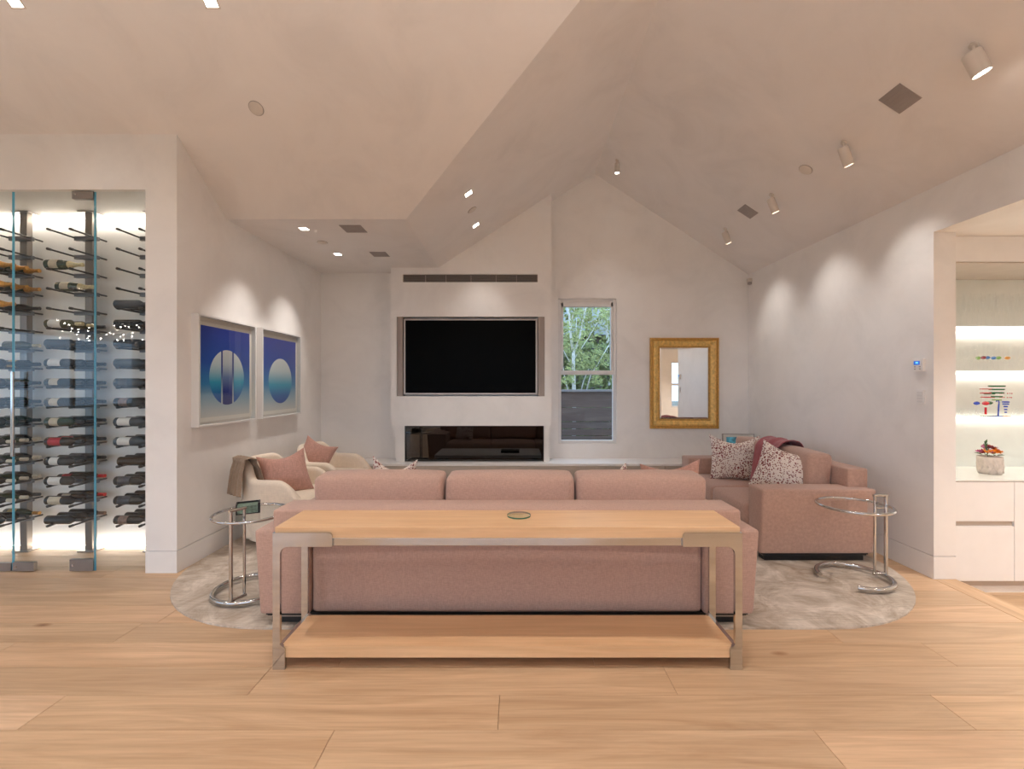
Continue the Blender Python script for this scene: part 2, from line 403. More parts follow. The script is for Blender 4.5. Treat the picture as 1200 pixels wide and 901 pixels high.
# ceiling: the long gable, the crossing gable and the low flat parts
def sheet(name, polys, mat, th=0.12):
    mb = MB(); cache = {}
    for p in polys:
        vs = []
        for q in p:
            k = tuple(round(c, 4) for c in q)
            if k not in cache: cache[k] = mb.bm.verts.new(q)
            vs.append(cache[k])
        f = mb.bm.faces.new(vs); f.normal_update()
        if f.normal.z > 0: f.normal_flip()
    me = bpy.data.meshes.new(name); mb.bm.to_mesh(me); mb.bm.free(); me.materials.append(mat)
    o = bpy.data.objects.new(name, me); link(o); o['kind'] = 'structure'
    md = o.modifiers.new('thick', 'SOLIDIFY'); md.thickness = th; md.offset = -1
    return o
R1, VX, F, YC = 1.08, -1.027, 3.04, 2.34
yB, yR = YB + .2, YR - .2
xr = XR + .17
A = (R1, YC, 4.42)
sheet('ceiling', [
    [(R1, yB, 4.42), (xr, yB, slope_r(xr)), (xr, yR, slope_r(xr)), (R1, yR, 4.42), A],
    [A, (R1, yB, 4.42), (VX, yB, F), (VX, 4.24, F)],
    [A, (VX, .44, F), (VX, yR, F), (R1, yR, 4.42)],
    [(VX, 4.24, F), (VX, yB, F), (XL - .1, yB, F), (XL - .1, 4.24, F)],
    [A, (VX, 4.24, F), (XL - .1, 4.24, F), (XL - .1, YF + .1, slope_c(YF + .1)), (XO - .2, YF + .1, slope_c(YF + .1)), (XO - .2, YC, 4.42)],
    [A, (XO - .2, YC, 4.42), (XO - .2, .44, F), (VX, .44, F)],
    [(VX, .44, F), (XO - .2, .44, F), (XO - .2, yR, F), (VX, yR, F)],
], M_CEIL)

# floor: sub floor plus real oak planks
floor = setting('floor')
mb = MB(); mb.box((XO - .2, YR - .2, -.14), (XR, YF + .8, -.014)); mb.box((XL - .25, YF + .8, -.14), (XR, YB + .2, -.014)); mb.build('sub_floor', M_OAK, floor)
mb = MB(); mb.box((XO, YR, -.014), (XR, 0.194, 0)); mb.box((XO, .194, -.014), (-5.0, YF, 0)); mb.build('oak_flooring', M_OAK, floor)
PW = 0.2225
row0 = 1.977 - 8 * PW
known = {8: [-2.17, -.08, 2.0], 7: [-.79, 1.29], 9: [-1.30, .78, 3.0], 10: [-2.9, -.95, .42, 2.35], 11: [-2.35, .2, 1.9]}
plank_cache = {}
rngp = random.Random(3)
for k in range(27):
    y0 = row0 + k * PW; y1 = y0 + PW
    xa = -5.0 if y0 < 4.0 else XL + .0
    if y0 > YF - .05 and y1 > 4.25: xa = XL
    if y0 > YB: break
    js = list(known.get(k, []))
    if not js:
        x = -5.0 + rngp.uniform(.5, 2.2)
        while x < XR - .5: js.append(x); x += rngp.uniform(1.7, 2.4)
    else:
        x = js[0] - 2.1
        while x > -4.6: js.insert(0, x); x -= 2.1
    js = [xa] + [j for j in js if xa + .3 < j < XR - .1] + [XR]
    for a, b in zip(js[:-1], js[1:]):
        mb = MB(); mb.box((a + .0009, y0 + .0009, -.0139), (b - .0009, min(y1, YB) - .0009, 0), .0011, 1)
        cx, cy = (a + b) / 2, (y0 + y1) / 2
        o = mb.build('plank', M_OAK, floor, off=(cx, cy, 0)); o.location = (cx, cy, 0)
        t = rngp.uniform(.90, 1.07); w = rngp.uniform(-.02, .02)
        if k == 8 and b < -2.1 and b > -2.3: t = 1.17; w = .03
        if k == 7 and a > 1.2: t = 1.10
        o.color = (t - w, t, t + w * 1.5 + (0.03 if t > 1.03 else 0), 1)
# bar room
bar = setting('floor_bar')
mb = MB(); mb.box((XR + .17, -.4, -.30), (6.5, 4.4, -.172)); mb.build('sub_floor', M_OAK, bar)
y = -.2
while y < 3.9:
    x = XR + .17
    while x < 6.4:
        x2 = min(6.45, x + rngp.uniform(1.2, 2.1))
        mb = MB(); mb.box((x + .001, y + .001, -.172), (x2 - .001, y + PW - .001, -.16), .001, 1)
        o = mb.build('plank', M_OAK, bar, off=((x + x2) / 2, y, -.16)); o.location = ((x + x2) / 2, y, -.16); t = rngp.uniform(.94, 1.06); o.color = (t, t, t, 1)
        x = x2
    y += PW
trim = setting('trim_1')
mb = MB(); mb.box((XR + .001, OY0, -.17), (XR + .169, 1.9, .001), .002); o = mb.build('threshold_board', M_OAKY, trim); o.color = (1.0, .97, .93, 1)
mb = MB(); mb.box((XR + .001, 1.902, -.17), (XR + .169, OY1 - .001, .001), .002); o = mb.build('threshold_board', M_OAKY, trim); o.color = (1.05, 1.03, 1.0, 1)
mb = MB(); mb.box((XR + .17, 4.19, -.3), (6.5, 4.35, OZ + .1)); struct('wall_bar_back', mb, M_COOL)
mb = MB(); mb.box((6.4, -.4, -.3), (6.55, 4.35, OZ + .1)); struct('wall_bar_right', mb, M_WALL)
mb = MB(); mb.box((XR + .17, -.4, -.3), (4.33, -.2, OZ + .1)); mb.box((5.4, -.4, -.3), (6.5, -.2, OZ + .1)); mb.box((4.33, -.4, -.3), (5.4, -.2, .85)); mb.box((4.33, -.4, 2.15), (5.4, -.2, OZ + .1)); struct('wall_bar_front', mb, M_WALL)
mb = MB(); mb.box((XR + .17, -.4, OZ), (6.5, 4.35, OZ + .12)); struct('ceiling_bar', mb, M_WHITE)
mb = MB(); mb.box((XR + .17, OY1, -.3), (XR + .1705, 4.19, OZ)); struct('trim_2', mb, M_WALL)

# windows
def window(name, ax, f, u0, u1, z0, z1, inward, rails=(), mull=(), depth=.06, fw=.045):
    """framed window in a wall plane; f = plane of the frame front, inward = sign pointing into the room"""
    w = setting(name)
    def bx(u_0, u_1, z_0, z_1, d0, d1, nm, mat, bev=.004):
        mb = MB()
        if ax == 0: mb.box((u_0, f - inward * d0, z_0), (u_1, f - inward * d1, z_1), bev)
        else: mb.box((f - inward * d0, u_0, z_0), (f - inward * d1, u_1, z_1), bev)
        return mb.build(nm, mat, w)
    bx(u0, u0 + fw, z0, z1, 0, depth, 'window_frame', M_TRIM); bx(u1 - fw, u1, z0, z1, 0, depth, 'window_frame', M_TRIM)
    bx(u0 + fw, u1 - fw, z1 - fw, z1, 0, depth, 'window_frame', M_TRIM); bx(u0 + fw, u1 - fw, z0, z0 + fw, 0, depth, 'window_frame', M_TRIM)
    for r in rails: bx(u0 + fw, u1 - fw, r - .03, r + .03, -.004, depth - .01, 'meeting_rail', M_TRIM)
    for q in mull: bx(q - .03, q + .03, z0 + fw, z1 - fw, .002, depth, 'mullion', M_TRIM)
    us = [u0 + fw] + [q for q in mull] + [u1 - fw]; zs = [z0 + fw] + list(rails) + [z1 - fw]
    for i in range(len(us) - 1):
        for j in range(len(zs) - 1):
            bx(us[i] + .005, us[i + 1] - .005, zs[j] + .005, zs[j + 1] - .005, depth * .5, depth * .5 + .006, 'window_pane', M_GLASS, 0)
    return w
w1 = window('window_1', 0, YB + .03, WX0, WX1, WZ0, WZ1, -1, rails=(1.665,), fw=.045, depth=.07)
mb = MB(); mb.box((WX0 + .05, YB + .028, 1.70), (WX0 + .075, YB + .09, WZ1 - .05), .002); mb.box((WX1 - .075, YB + .028, 1.70), (WX1 - .05, YB + .09, WZ1 - .05), .002); mb.box((WX0 + .05, YB + .028, WZ1 - .11), (WX1 - .05, YB + .09, WZ1 - .045), .002)
mb.build('sash', M_TRIM, w1)
window('window_2', 1, XO - .05, -3.0, 1.6, .75, 2.45, 1, mull=(-1.5, 0.1))
window('window_3', 0, YR - .05, -7.6, -3.6, .02, 2.5, 1, mull=(-6.3, -5.0))
window('window_4', 0, YR - .05, -2.6, 1.4, .02, 2.5, 1, mull=(-1.3, 0.1))
window('window_5', 0, -.23, 4.33, 5.4, .85, 2.15, 1, rails=(1.5,))
portal((XO - .22, -.7, 1.6), (1, 0, 0), 4.6, 1.7)
portal((-5.6, YR - .22, 1.25), (0, 1, 0), 4.0, 2.5)
portal((-.6, YR - .22, 1.25), (0, 1, 0), 4.0, 2.5)
portal((4.86, -.42, 1.5), (0, 1, 0), 1.07, 1.3)

# ------------------------------------------------------------------ chimney breast, bench, firebox
BX0, BX1, BY = -1.655, 0.462, 6.0
NX0, NX1, NZ0, NZ1 = -1.577, 0.375, 1.345, 2.395      # TV niche
SX0, SX1, SZ0, SZ1 = -1.497, 0.283, 2.850, 2.952      # slot grille
br = setting('wall_chimney_breast')
mb = MB()
e = YB - .001
mb.box((BX0, BY, .955), (BX1, e, NZ0)); mb.box((BX0, BY, NZ0), (NX0, e, NZ1)); mb.box((NX1, BY, NZ0), (BX1, e, NZ1)); mb.box((NX0, BY + .14, NZ0), (NX1, e, NZ1))
mb.box((BX0, BY, NZ1), (BX1, e, SZ0)); mb.box((BX0, BY, SZ0), (SX0, e, SZ1)); mb.box((SX1, BY, SZ0), (BX1, e, SZ1)); mb.box((SX0, BY + .05, SZ0), (SX1, e, SZ1))
mb.poly([(BX0, SZ1), (BX1, SZ1), (BX1, slope_m(BX1) + .02), (-1.0, 3.075), (BX0, 3.06)], 1, BY, e)
FX0, FX1 = -1.475, 0.365
mb.box((BX0 + .06, BY + .02, .48), (FX0, e, .955)); mb.box((FX1, BY + .02, .48), (BX1 - .02, e, .955))
mb.build('plaster_mass', M_WALL, br)
bmesh_dummy = None

fb = thing('fireplace', 'wide linear gas fireplace with dark glass front below the television', 'fireplace', (-.55, BY + .03, .48))
def rel(root, mb): bmesh.ops.translate(mb.bm, verts=mb.bm.verts[:], vec=-root.location); return mb
mb = MB(); mb.box((FX0 + .002, BY + .25, .482), (FX1 - .002, BY + .29, .953)); mb.box((FX0 + .002, BY + .035, .482), (FX0 + .02, BY + .25, .953)); mb.box((FX1 - .02, BY + .035, .482), (FX1 - .002, BY + .25, .953)); mb.box((FX0 + .02, BY + .035, .482), (FX1 - .02, BY + .25, .50)); mb.box((FX0 + .02, BY + .035, .94), (FX1 - .02, BY + .25, .953))
rel(fb, mb).build('firebox', M_BLACK, fb)
mb = MB(); mb.box((FX0 + .004, BY + .022, .484), (FX1 - .004, BY + .03, .951)); rel(fb, mb).build('glass_front', M_FIRE, fb)
mb = MB(); mb.box((FX0 + .1, BY + .12, .50), (FX1 - .1, BY + .16, .52), .004); rel(fb, mb).build('burner_tray', M_STEEL, fb)
for q in (FX0 + .002, FX1 - .012):
    mb = MB(); mb.box((q, BY + .012, .482), (q + .010, BY + .034, .953)); rel(fb, mb).build('edge_trim', M_BLACK, fb)

tv = thing('television', 'large black flat television set into the wall niche', 'television', (-.61, BY + .05, 1.365))
mb = MB(); mb.box((-1.497, BY + .045, 1.365), (.283, BY + .11, 2.372), .006); rel(tv, mb).build('bezel', simple('tv_bezel', (.55, .49, .45), .35, .3, var=.02), tv)
mb = MB(); mb.box((-1.472, BY + .040, 1.388), (.258, BY + .05, 2.352), .002); rel(tv, mb).build('screen', M_SCREEN, tv)
mb = MB(); mb.box((-1.0, BY + .11, 1.6), (-.2, BY + .138, 2.1)); rel(tv, mb).build('wall_bracket', M_BLACK, tv)
m_ng = simple('niche_grey', (.36, .31, .28), .6, var=.03)  # grey sheets beside the television, dark of the gaps put into their colour
for sx0, sx1 in ((NX0 + .001, -1.503), (.289, NX1 - .001)):
    mb = MB(); mb.box((sx0, BY + .02, NZ0 + .001), (sx1, BY + .139, NZ1 - .001)); rel(tv, mb).build('gap_panel', m_ng, tv)

gr = thing('air_vent', 'long dark slot air vent across the chimney breast above the television', 'vent', (-.607, BY, SZ0))
mb = MB(); mb.box((SX0 + .001, BY + .03, SZ0 + .001), (SX1 - .001, BY + .045, SZ1 - .001)); rel(gr, mb).build('backing', M_BLACK, gr)
for k in range(5):
    z = SZ0 + .012 + k * .0185
    mb = MB(); mb.box((SX0 + .004, BY + .004, z), (SX1 - .004, BY + .024, z + .011)); rel(gr, mb).build('slat', M_GRILLE, gr)
for q in (-1.497, -1.20, -.93, -.60, -.27, .0, .277):
    mb = MB(); mb.box((q, BY + .001, SZ0 + .002), (q + .006, BY + .028, SZ1 - .002)); rel(gr, mb).build('divider', M_TAUPE, gr)

bench = thing('low_cabinet', 'long low built-in cabinet with white top along the back wall', 'cabinet', (.25, 5.86, 0))
mb = MB(); mb.box((XL + .001, 5.88, .08), (XR - .001, YB - .001, .448)); rel(bench, mb).build('carcass', M_TAUPE, bench)
mb = MB(); mb.box((XL + .002, 5.855, .450), (XR - .002, YB - .002, .480), .002); rel(bench, mb).build('cabinet_top', M_WHITE, bench)
mb = MB(); mb.box((XL + .002, 5.92, .0), (XR - .002, YB - .01, .08)); rel(bench, mb).build('plinth', M_BLACK, bench)
xs = [XL + .003, -1.93, -1.16, -.39, .43, 1.15, 1.92, 2.6, XR - .003]
for a, b in zip(xs[:-1], xs[1:]):
    mb = MB(); mb.box((a + .0015, 5.86, .083), (b - .0015, 5.879, .447), .0015, 1); rel(bench, mb).build('drawer_front', M_TAUPE, bench)

# ------------------------------------------------------------------ ceiling fixtures
N_FLAT = Vector((0, 0, -1)); N_R = Vector((-.655, 0, -1)).normalized(); N_M = Vector((.655, 0, -1)).normalized(); N_C = Vector((0, -.726, -1)).normalized()
def orient(o, nrm):
    o.rotation_mode = 'QUATERNION'; o.rotation_quaternion = nrm.to_track_quat('-Z', 'Y')
def frame_mesh():
    mb = MB(); a, b = .058, .046
    mb.box((-a, -a, -.003), (a, -b, .004)); mb.box((-a, b, -.003), (a, a, .004)); mb.box((-a, -b, -.003), (-b, b, .004)); mb.box((b, -b, -.003), (a, b, .004))
    me = mb.mesh('trim_ring'); me.materials.append(M_LAMPWHITE); return me
FR = frame_mesh()
mb = MB(); mb.box((-.046, -.046, -.0005), (.046, .046, .004)); LENS = mb.mesh('lens'); LENS.materials.append(M_DOWNE)
def downlight(loc, nrm, label, power=None, aim=(0, 0, -1), ang=1.9, group=None):
    t = thing('recessed_downlight', label, 'light', loc, group=group); orient(t, nrm)
    for q in (inst(FR, 'trim_ring', t), inst(LENS, 'lens', t)): q.scale = (.82, .82, 1)
    l = lamp_spot(None, Vector(loc) + nrm * .02, aim, P_DOWN if power is None else power, ang, 1.0, .05)
    l.parent = t; l.matrix_parent_inverse = (Matrix.Translation(loc) @ nrm.to_track_quat('-Z', 'Y').to_matrix().to_4x4()).inverted()
downlight((-2.10, 4.50, F), N_FLAT, 'square recessed downlight in flat ceiling between a grey vent and the picture wall, nearer row', 36, (-.36, -.05, -1), 1.15)
downlight((-2.11, 5.38, F), N_FLAT, 'square recessed downlight in flat ceiling closest to the back wall', 36, (-.36, -.08, -1), 1.15)
downlight((-.476, 4.53, 3.40), N_M, 'recessed downlight higher up the sloped ceiling before the television', 60, (0, .1, -1), 1.7)
downlight((-.482, 5.42, 3.397), N_M, 'recessed downlight on sloped ceiling just above the chimney breast vent', 14, (0, .38, -1), 1.1)
downlight((-3.25, 2.94, slope_c(2.94)), N_C, 'recessed downlight in the sloped ceiling before the wine cellar, at the picture corner')
downlight((-1.98, 2.94, slope_c(2.94)), N_C, 'recessed downlight in the sloped ceiling cut by the top edge of the photo')
k = 0
for x, y in ((-3.3, 1.85), (-1.98, 1.85), (-.7, 1.85), (.55, 1.85)):
    zz = max(3.04 + .726 * (y - .44), slope_m(x)); nr = Vector((0, .726, -1)).normalized() if slope_m(x) < 3.04 + .726 * (y - .44) else N_M
    downlight((x, y, zz - .001), nr, 'recessed downlight near the cross gable ridge over the console table', 48, ang=1.45, group='ceiling downlights behind the view')
downlight((1.7, 1.9, slope_r(1.7)), N_R, 'recessed downlight high on the slope over the bar end of the console', 60, ang=1.45, group='ceiling downlights behind the view')
for x, y in ((-.7, .9), (-4.6, 2.94), (-5.0, 1.0)):
    nr = Vector((0, .726, -1)).normalized() if y < YC else N_C
    z = 3.04 + .726 * (y - .44) if y < YC else slope_c(y)
    if x > VX: z = max(z, slope_m(x)); 
    downlight((x, y, z - .001), nr, 'recessed downlight in the cross gable ceiling over the kitchen side', group='ceiling downlights behind the view')
for x, y in ((-2.0, -.5), (-4.0, -.5), (-2.0, -2.2), (-5.5, -2.2), (-7.0, .0)):
    downlight((x, y, F), N_FLAT, 'recessed downlight in flat ceiling behind the view', group='ceiling downlights behind the view')
for y in (0.6, -1.4):
    downlight((2.5, y, slope_r(2.5)), N_R, 'recessed downlight in the sloped ceiling behind the view', group='ceiling downlights behind the view')
    downlight((-.2, y - 1.2, slope_m(-.2)), N_M, 'recessed downlight in the sloped ceiling behind the view', group='ceiling downlights behind the view')

def ceiling_vent(loc, nrm, s, label):
    t = thing('ceiling_vent', label, 'vent', loc); orient(t, nrm)
    mb = MB(); mb.box((-s, -s, -.004), (s, s, .004), .001); mb.build('grille_plate', M_GREY, t)
    for k in range(6):
        mb = MB(); q = -s + (k + .5) * 2 * s / 6; mb.box((-s * .93, q - .004, -.006), (s * .93, q + .004, -.0035)); mb.build('slat', M_GREY, t)
ceiling_vent((-1.61, 4.50, F), N_FLAT, .105, 'small square grey ceiling vent in flat ceiling, nearer of the two')
ceiling_vent((-1.615, 5.38, F), N_FLAT, .095, 'small square grey ceiling vent in flat ceiling close to the chimney breast')
ceiling_vent((2.591, 3.075, slope_r(2.591)), N_R, .088, 'large looking square grey vent beside the lit cylinder spotlight')
ceiling_vent((2.587, 5.087, slope_r(2.587)), N_R, .088, 'square grey ceiling vent between the two farther cylinder spotlights')
def detector(loc, nrm, label, r=.05):
    t = thing('ceiling_disc', label, 'ceiling disc', loc); orient(t, nrm)
    mb = MB(); mb.lathe([(.001, .004), (r, .004), (r, -.006), (r * .9, -.009), (.001, -.010)], 28, cap=False); mb.build('cover', M_LAMPWHITE, t, smooth=.6)
    mb = MB(); mb.lathe([(r + .004, .003), (r + .004, -.003), (r + .0005, -.003)], 28, cap=False); mb.build('rim', M_GREY, t)
detector((-1.98, 3.465, slope_c(3.465)), N_C, 'round white flush disc on the big sloped ceiling over the wine cellar corner')
detector((-2.10, 4.93, F), N_FLAT, 'round white flush disc in flat ceiling between two square downlights')
detector((2.596, 4.082, slope_r(2.596)), N_R, 'round white flush disc on the ceiling between second and third cylinder spotlights', .055)
detector((-.48, 4.95, slope_m(-.48)), N_M, 'round white flush disc between two downlights on slope before the television')

def cyl_spot(loc, nrm, direc, label, power, r=.037, L=.15, ang=1.25, rec=.085):
    t = thing('cylinder_spotlight', label, 'spotlight', loc)
    d = Vector(direc).normalized(); piv = Vector((0, 0, -.075))
    mb = MB(); mb.tube([nrm * -.002, nrm * .012], .022, 16); mb.build('ceiling_plate', M_LAMPWHITE, t, smooth=.6)
    mb = MB(); mb.tube([nrm * .01, Vector((0, 0, -.03)), piv], .009, 8); mb.build('stem', M_LAMPWHITE, t, smooth=.8)
    R = d.to_track_quat('Z', 'Y').to_matrix().to_4x4(); T = Matrix.Translation(piv - d * .035) @ R
    mb = MB(); mb.lathe([(.001, 0), (r * .93, 0), (r, .006), (r, L), (r * .9, L), (r * .9, L - rec)], 28, T, cap=False); mb.build('housing', M_LAMPWHITE, t, smooth=.6)
    mb = MB(); mb.lathe([(.001, L - rec), (r * .9, L - rec)], 28, T, cap=False); mb.build('lens', M_LED, t)
    lamp_spot(t, piv + d * (L - .030), d, power, ang, 1.0, .04)
cyl_spot((2.597, 2.582, 3.426), N_R, (.40, -.10, -1), 'large looking cylinder spotlight with glowing face near upper edge of sloped ceiling', P_WASH, r=.046, L=.135, rec=.010)
cyl_spot((2.603, 3.613, 3.422), N_R, (.38, .02, -1), 'cylinder spotlight hanging between square vent and round ceiling disc', P_WASH)
cyl_spot((2.592, 4.621, 3.429), N_R, (.38, -.03, -1), 'cylinder spotlight just above the smaller vent on the sloped ceiling', P_WASH)
cyl_spot((2.591, 5.637, 3.430), N_R, (.36, -.05, -1), 'small looking cylinder spotlight closest to back wall above the corner', P_WASH)
cyl_spot((1.26, 5.689, 4.302), N_R, (.0, .02, -1), 'lone cylinder spotlight beside the ridge high above the window', P_WASH, r=.032, L=.12, rec=.012)
for y, w in ((1.55, 'first'), (.5, 'second')): cyl_spot((2.6, y, 3.424), N_R, (.38, 0, -1), w + ' cylinder spotlight on the sloped ceiling behind the view', P_WASH)

cs = thing('motion_sensor', 'tiny white sensor box high in the corner over the pink sofa', 'sensor', (3.19, 6.22, 2.90))
mb = MB(); mb.box((-.028, -.02, 0), (.027, .03, .05), .006); mb.build('housing', M_LAMPWHITE, cs)
mb = MB(); mb.box((-.022, -.024, -.035), (.02, .02, .0), .006); mb.build('lens', M_GREY, cs)

# ------------------------------------------------------------------ thermostat and keypad
th = thing('thermostat', 'white wall thermostat with a small blue screen beside the opening', 'thermostat', (XR, 3.58, 1.6))
def wx(px, d=0.0): return (XR - d) * 533.3 / (px - 605.0)
ya, yb = 3.572, 3.660; za, zb = 1.605, 1.705
mb = MB(); mb.box((XR - .028, ya, za), (XR, yb + .0, zb), .003); rel(th, mb).build('case', M_WHITE, th)
mb = MB(); mb.box((XR - .030, ya + .025, zb - .048), (XR - .0275, yb - .010, zb - .018)); rel(th, mb).build('screen', emitter('blue_screen', (.01, .07, .30), 1.0), th)
mb = MB(); mb.box((XR - .031, ya + .038, zb - .038), (XR - .0295, yb - .028, zb - .026)); rel(th, mb).build('screen_digit', emitter('blue_digit', (.10, .38, .85), 1.2), th)
for yy in (ya + .024, yb - .02):
    for zz in (za + .018, za + .036):
        mb = MB(); mb.box((XR - .031, yy - .006, zz - .003), (XR - .0275, yy + .006, zz + .003)); rel(th, mb).build('button', M_GREY, th)
kp = thing('wall_keypad', 'white light switch keypad below the blue-screened thermostat', 'switch', (XR, 3.6, 1.35))
mb = MB(); mb.box((XR - .014, 3.578, 1.345), (XR, 3.648, 1.46), .003); rel(kp, mb).build('plate', M_WHITE, kp)
for q in range(4):
    z = 1.435 - q * .023
    mb = MB(); mb.box((XR - .018, 3.592, z - .008), (XR - .013, 3.636, z + .008), .001); rel(kp, mb).build('button', M_TRIM, kp)

# ------------------------------------------------------------------ window view
ground = MB(); ground.box((-40, -40, -.5), (40, 40, -.42)); struct('ground', ground, M_GROUND)
fence = thing('garden_fence', 'dark stained horizontal board fence behind the white sash window', 'fence', (1.2, 8.2, -.42))
zt = 1.37; hs = [.285, .255, .13, .125, .26, .26, .26, .26]
mb = MB(); mb.box((-1.5, 8.14, zt), (4.2, 8.3, zt + .04), .004); rel(fence, mb).build('cap_rail', simple('fence_cap', (.30, .27, .27), .7), fence)
z = zt
for h in hs:
    mb = MB(); mb.box((-1.5, 8.2 + random.uniform(-.004, .004), z - h + .006), (4.2, 8.225, z - .003), .003, 1); rel(fence, mb).build('board', M_FENCE, fence); z -= h
for x in (-.9, 1.45, 3.6):
    mb = MB(); mb.box((x, 8.226, -.42), (x + .09, 8.3, zt)); rel(fence, mb).build('post', M_FENCE, fence)
tree = thing('birch_tree', 'slender white-barked tree forking above the dark fence outside the window', 'tree', (1.13, 9.0, -.42))
mb = MB()
def br_(pts, r0, r1): mb.tube([Vector(p) - Vector((1.13, 9, -.42)) for p in pts], [.68 * r0 + .68 * (r1 - r0) * i / (len(pts) - 1) for i in range(len(pts))], 8)
def tp(px, py, Y): return ((px - 605) / 533.3 * Y, Y, 1.5 + (450.5 - py) / 533.3 * Y)
br_([(1.13, 9, -.42), tp(673, 470, 9), tp(672, 430, 9), tp(672, 412, 9)], .06, .045)
br_([tp(672, 415, 9), tp(669, 395, 9), tp(668, 375, 9), tp(665, 355, 9), tp(664, 320, 9)], .040, .02)
br_([tp(672, 414, 9), tp(678, 400, 9.05), tp(682, 382, 9.05), tp(687, 358, 9.05), tp(692, 330, 9.1)], .036, .018)
br_([tp(669, 380, 9), tp(673, 362, 8.95), tp(674, 340, 8.9)], .018, .010)
br_([tp(678, 400, 9), tp(675, 388, 8.9), tp(676, 372, 8.9)], .016, .010)
br_([tp(671, 430, 9), tp(663, 416, 8.9), tp(657, 404, 8.9)], .016, .008)
br_([tp(673, 420, 9), tp(682, 407, 9.1), tp(690, 395, 9.1), tp(700, 378, 9.1)], .016, .008)
mb.build('trunk', M_BARK, tree, smooth=3.14)
br2 = MB(); mb = br2
for pts in ([(686, 462), (692, 440), (702, 424), (713, 405)], [(667, 462), (662, 445), (660, 430)], [(680, 462), (684, 446), (690, 432)]):
    br_([tp(a, b, 9.3) for a, b in pts], .022, .010)
mb.build('branch', M_BARK, tree, smooth=3.14)
def leaves(n, fn, size, org):
    me_v = []; me_f = []
    rg = random.Random(11)
    for i in range(n):
        c = Vector(fn(rg)) - Vector(org)
        u = Vector((rg.uniform(-1, 1), rg.uniform(-1, 1), rg.uniform(-1, 1))).normalized(); w = u.orthogonal().normalized()
        s = size * rg.uniform(.6, 1.3); b = len(me_v)
        me_v += [c - u * s, c + w * s * .45, c + u * s, c - w * s * .45]; me_f.append((b, b + 1, b + 2, b + 3))
    me = bpy.data.meshes.new('foliage'); me.from_pydata(me_v, [], me_f); return me
def crown(rg):
    while True:
        px = rg.uniform(645, 735); py = rg.uniform(335, 450); Y = rg.uniform(8.6, 9.9)
        if noise.noise(Vector((px * .06, py * .06, Y * .4))) > -.02: return tp(px, py, Y)
me = leaves(3600, crown, .038, (1.13, 9, -.42)); me.materials.append(M_LEAF)
o = bpy.data.objects.new('foliage', me); link(o, tree); o['kind'] = 'stuff'
def hedge(rg): return (rg.uniform(-1, 5), rg.uniform(10.5, 11.4), rg.uniform(-.4, 2.5))
me = leaves(16000, hedge, .075, (2, 11, -.42)); me.materials.append(M_LEAF2)
o = bpy.data.objects.new('hedge', me); link(o); o.location = (2, 11, -.42); tag(o, 'loose green hedge behind the fence outside the window', 'hedge')
h = thing('neighbour_house', 'dark grey house wall showing through leaves outside the window', 'building', (3, 14, -.42))
mb = MB(); mb.box((-6, 0, 0), (6, 4, 3.35)); mb.build('house_wall', M_HOUSE, h)
mb = MB(); mb.poly([(-.5, 3.4), (4.5, 3.4), (2, 5.2)], 0, -6.3, 6.3); mb.build('roof', simple('pale_roof', (.30, .33, .33), .8), h)
def hedge2(rg): return (rg.uniform(-1, 6), rg.uniform(12.0, 12.6), rg.uniform(2.6, 5.2))
me = leaves(5000, hedge2, .09, (2.5, 12.3, -.42)); me.materials.append(M_LEAF)
t2 = thing('garden_tree', 'pale green leafy tree tops rising above the hedge outside the window', 'tree', (2.5, 12.3, -.42))
o = bpy.data.objects.new('foliage', me); link(o, t2); o['kind'] = 'stuff'
mb = MB(); mb.tube([(0, 0, 0), (.05, 0, 2), (-.1, .1, 4.6)], [.09, .06, .03], 8); mb.build('trunk', M_BARK, t2, smooth=3.14)

# ------------------------------------------------------------------ mirror
mr = thing('wall_mirror', 'rectangular bevelled mirror in a wide gilded frame', 'mirror', (2.315, YB, .89))
mr['label'] = 'rectangular wall mirror in a wide gilded frame beside the window'
X0, X1, Z0, Z1 = 1.846, 2.788, .892, 2.142
def ring(root, x0, x1, z0, z1, w, y0, y1, nm, mat, bev=.004):
    mb = MB()
    mb.box((x0, y0, z0), (x0 + w, y1, z1), bev); mb.box((x1 - w, y0, z0), (x1, y1, z1), bev)
    mb.box((x0 + w, y0, z0), (x1 - w, y1, z0 + w), bev); mb.box((x0 + w, y0, z1 - w), (x1 - w, y1, z1), bev)
    return rel(root, mb).build(nm, mat, root)
def mitred(root, x0, x1, z0, z1, prof, nm, mat):
    """picture-frame moulding: prof = [(inset, y)] swept with mitred corners"""
    mb = MB(); rings = []
    for ins, y in prof:
        rings.append([mb.bm.verts.new(p) for p in ((x0 + ins, y, z0 + ins), (x1 - ins, y, z0 + ins), (x1 - ins, y, z1 - ins), (x0 + ins, y, z1 - ins))])
    for a, b in zip(rings[:-1], rings[1:]):
        for k in range(4): mb.bm.faces.new([a[k], a[(k + 1) % 4], b[(k + 1) % 4], b[k]])
    return rel(root, mb).build(nm, mat, root)
y = YB
mitred(mr, X0, X1, Z0, Z1, [(0, y), (0, y - .045), (.008, y - .055), (.022, y - .055), (.030, y - .040), (.036, y - .038)], 'outer_moulding', M_GOLD2)
mitred(mr, X0, X1, Z0, Z1, [(.036, y - .038), (.048, y - .052), (.066, y - .056), (.092, y - .040), (.112, y - .030)], 'frame', M_GOLD)
mitred(mr, X0, X1, Z0, Z1, [(.112, y - .030), (.118, y - .036), (.128, y - .036), (.134, y - .022), (.134, y - .016)], 'inner_moulding', M_GOLD2)
mitred(mr, X0 + .134, X1 - .134, Z0 + .134, Z1 - .134, [(0, y - .017), (.022, y - .020)], 'mirror_bevel', M_MIRROR)
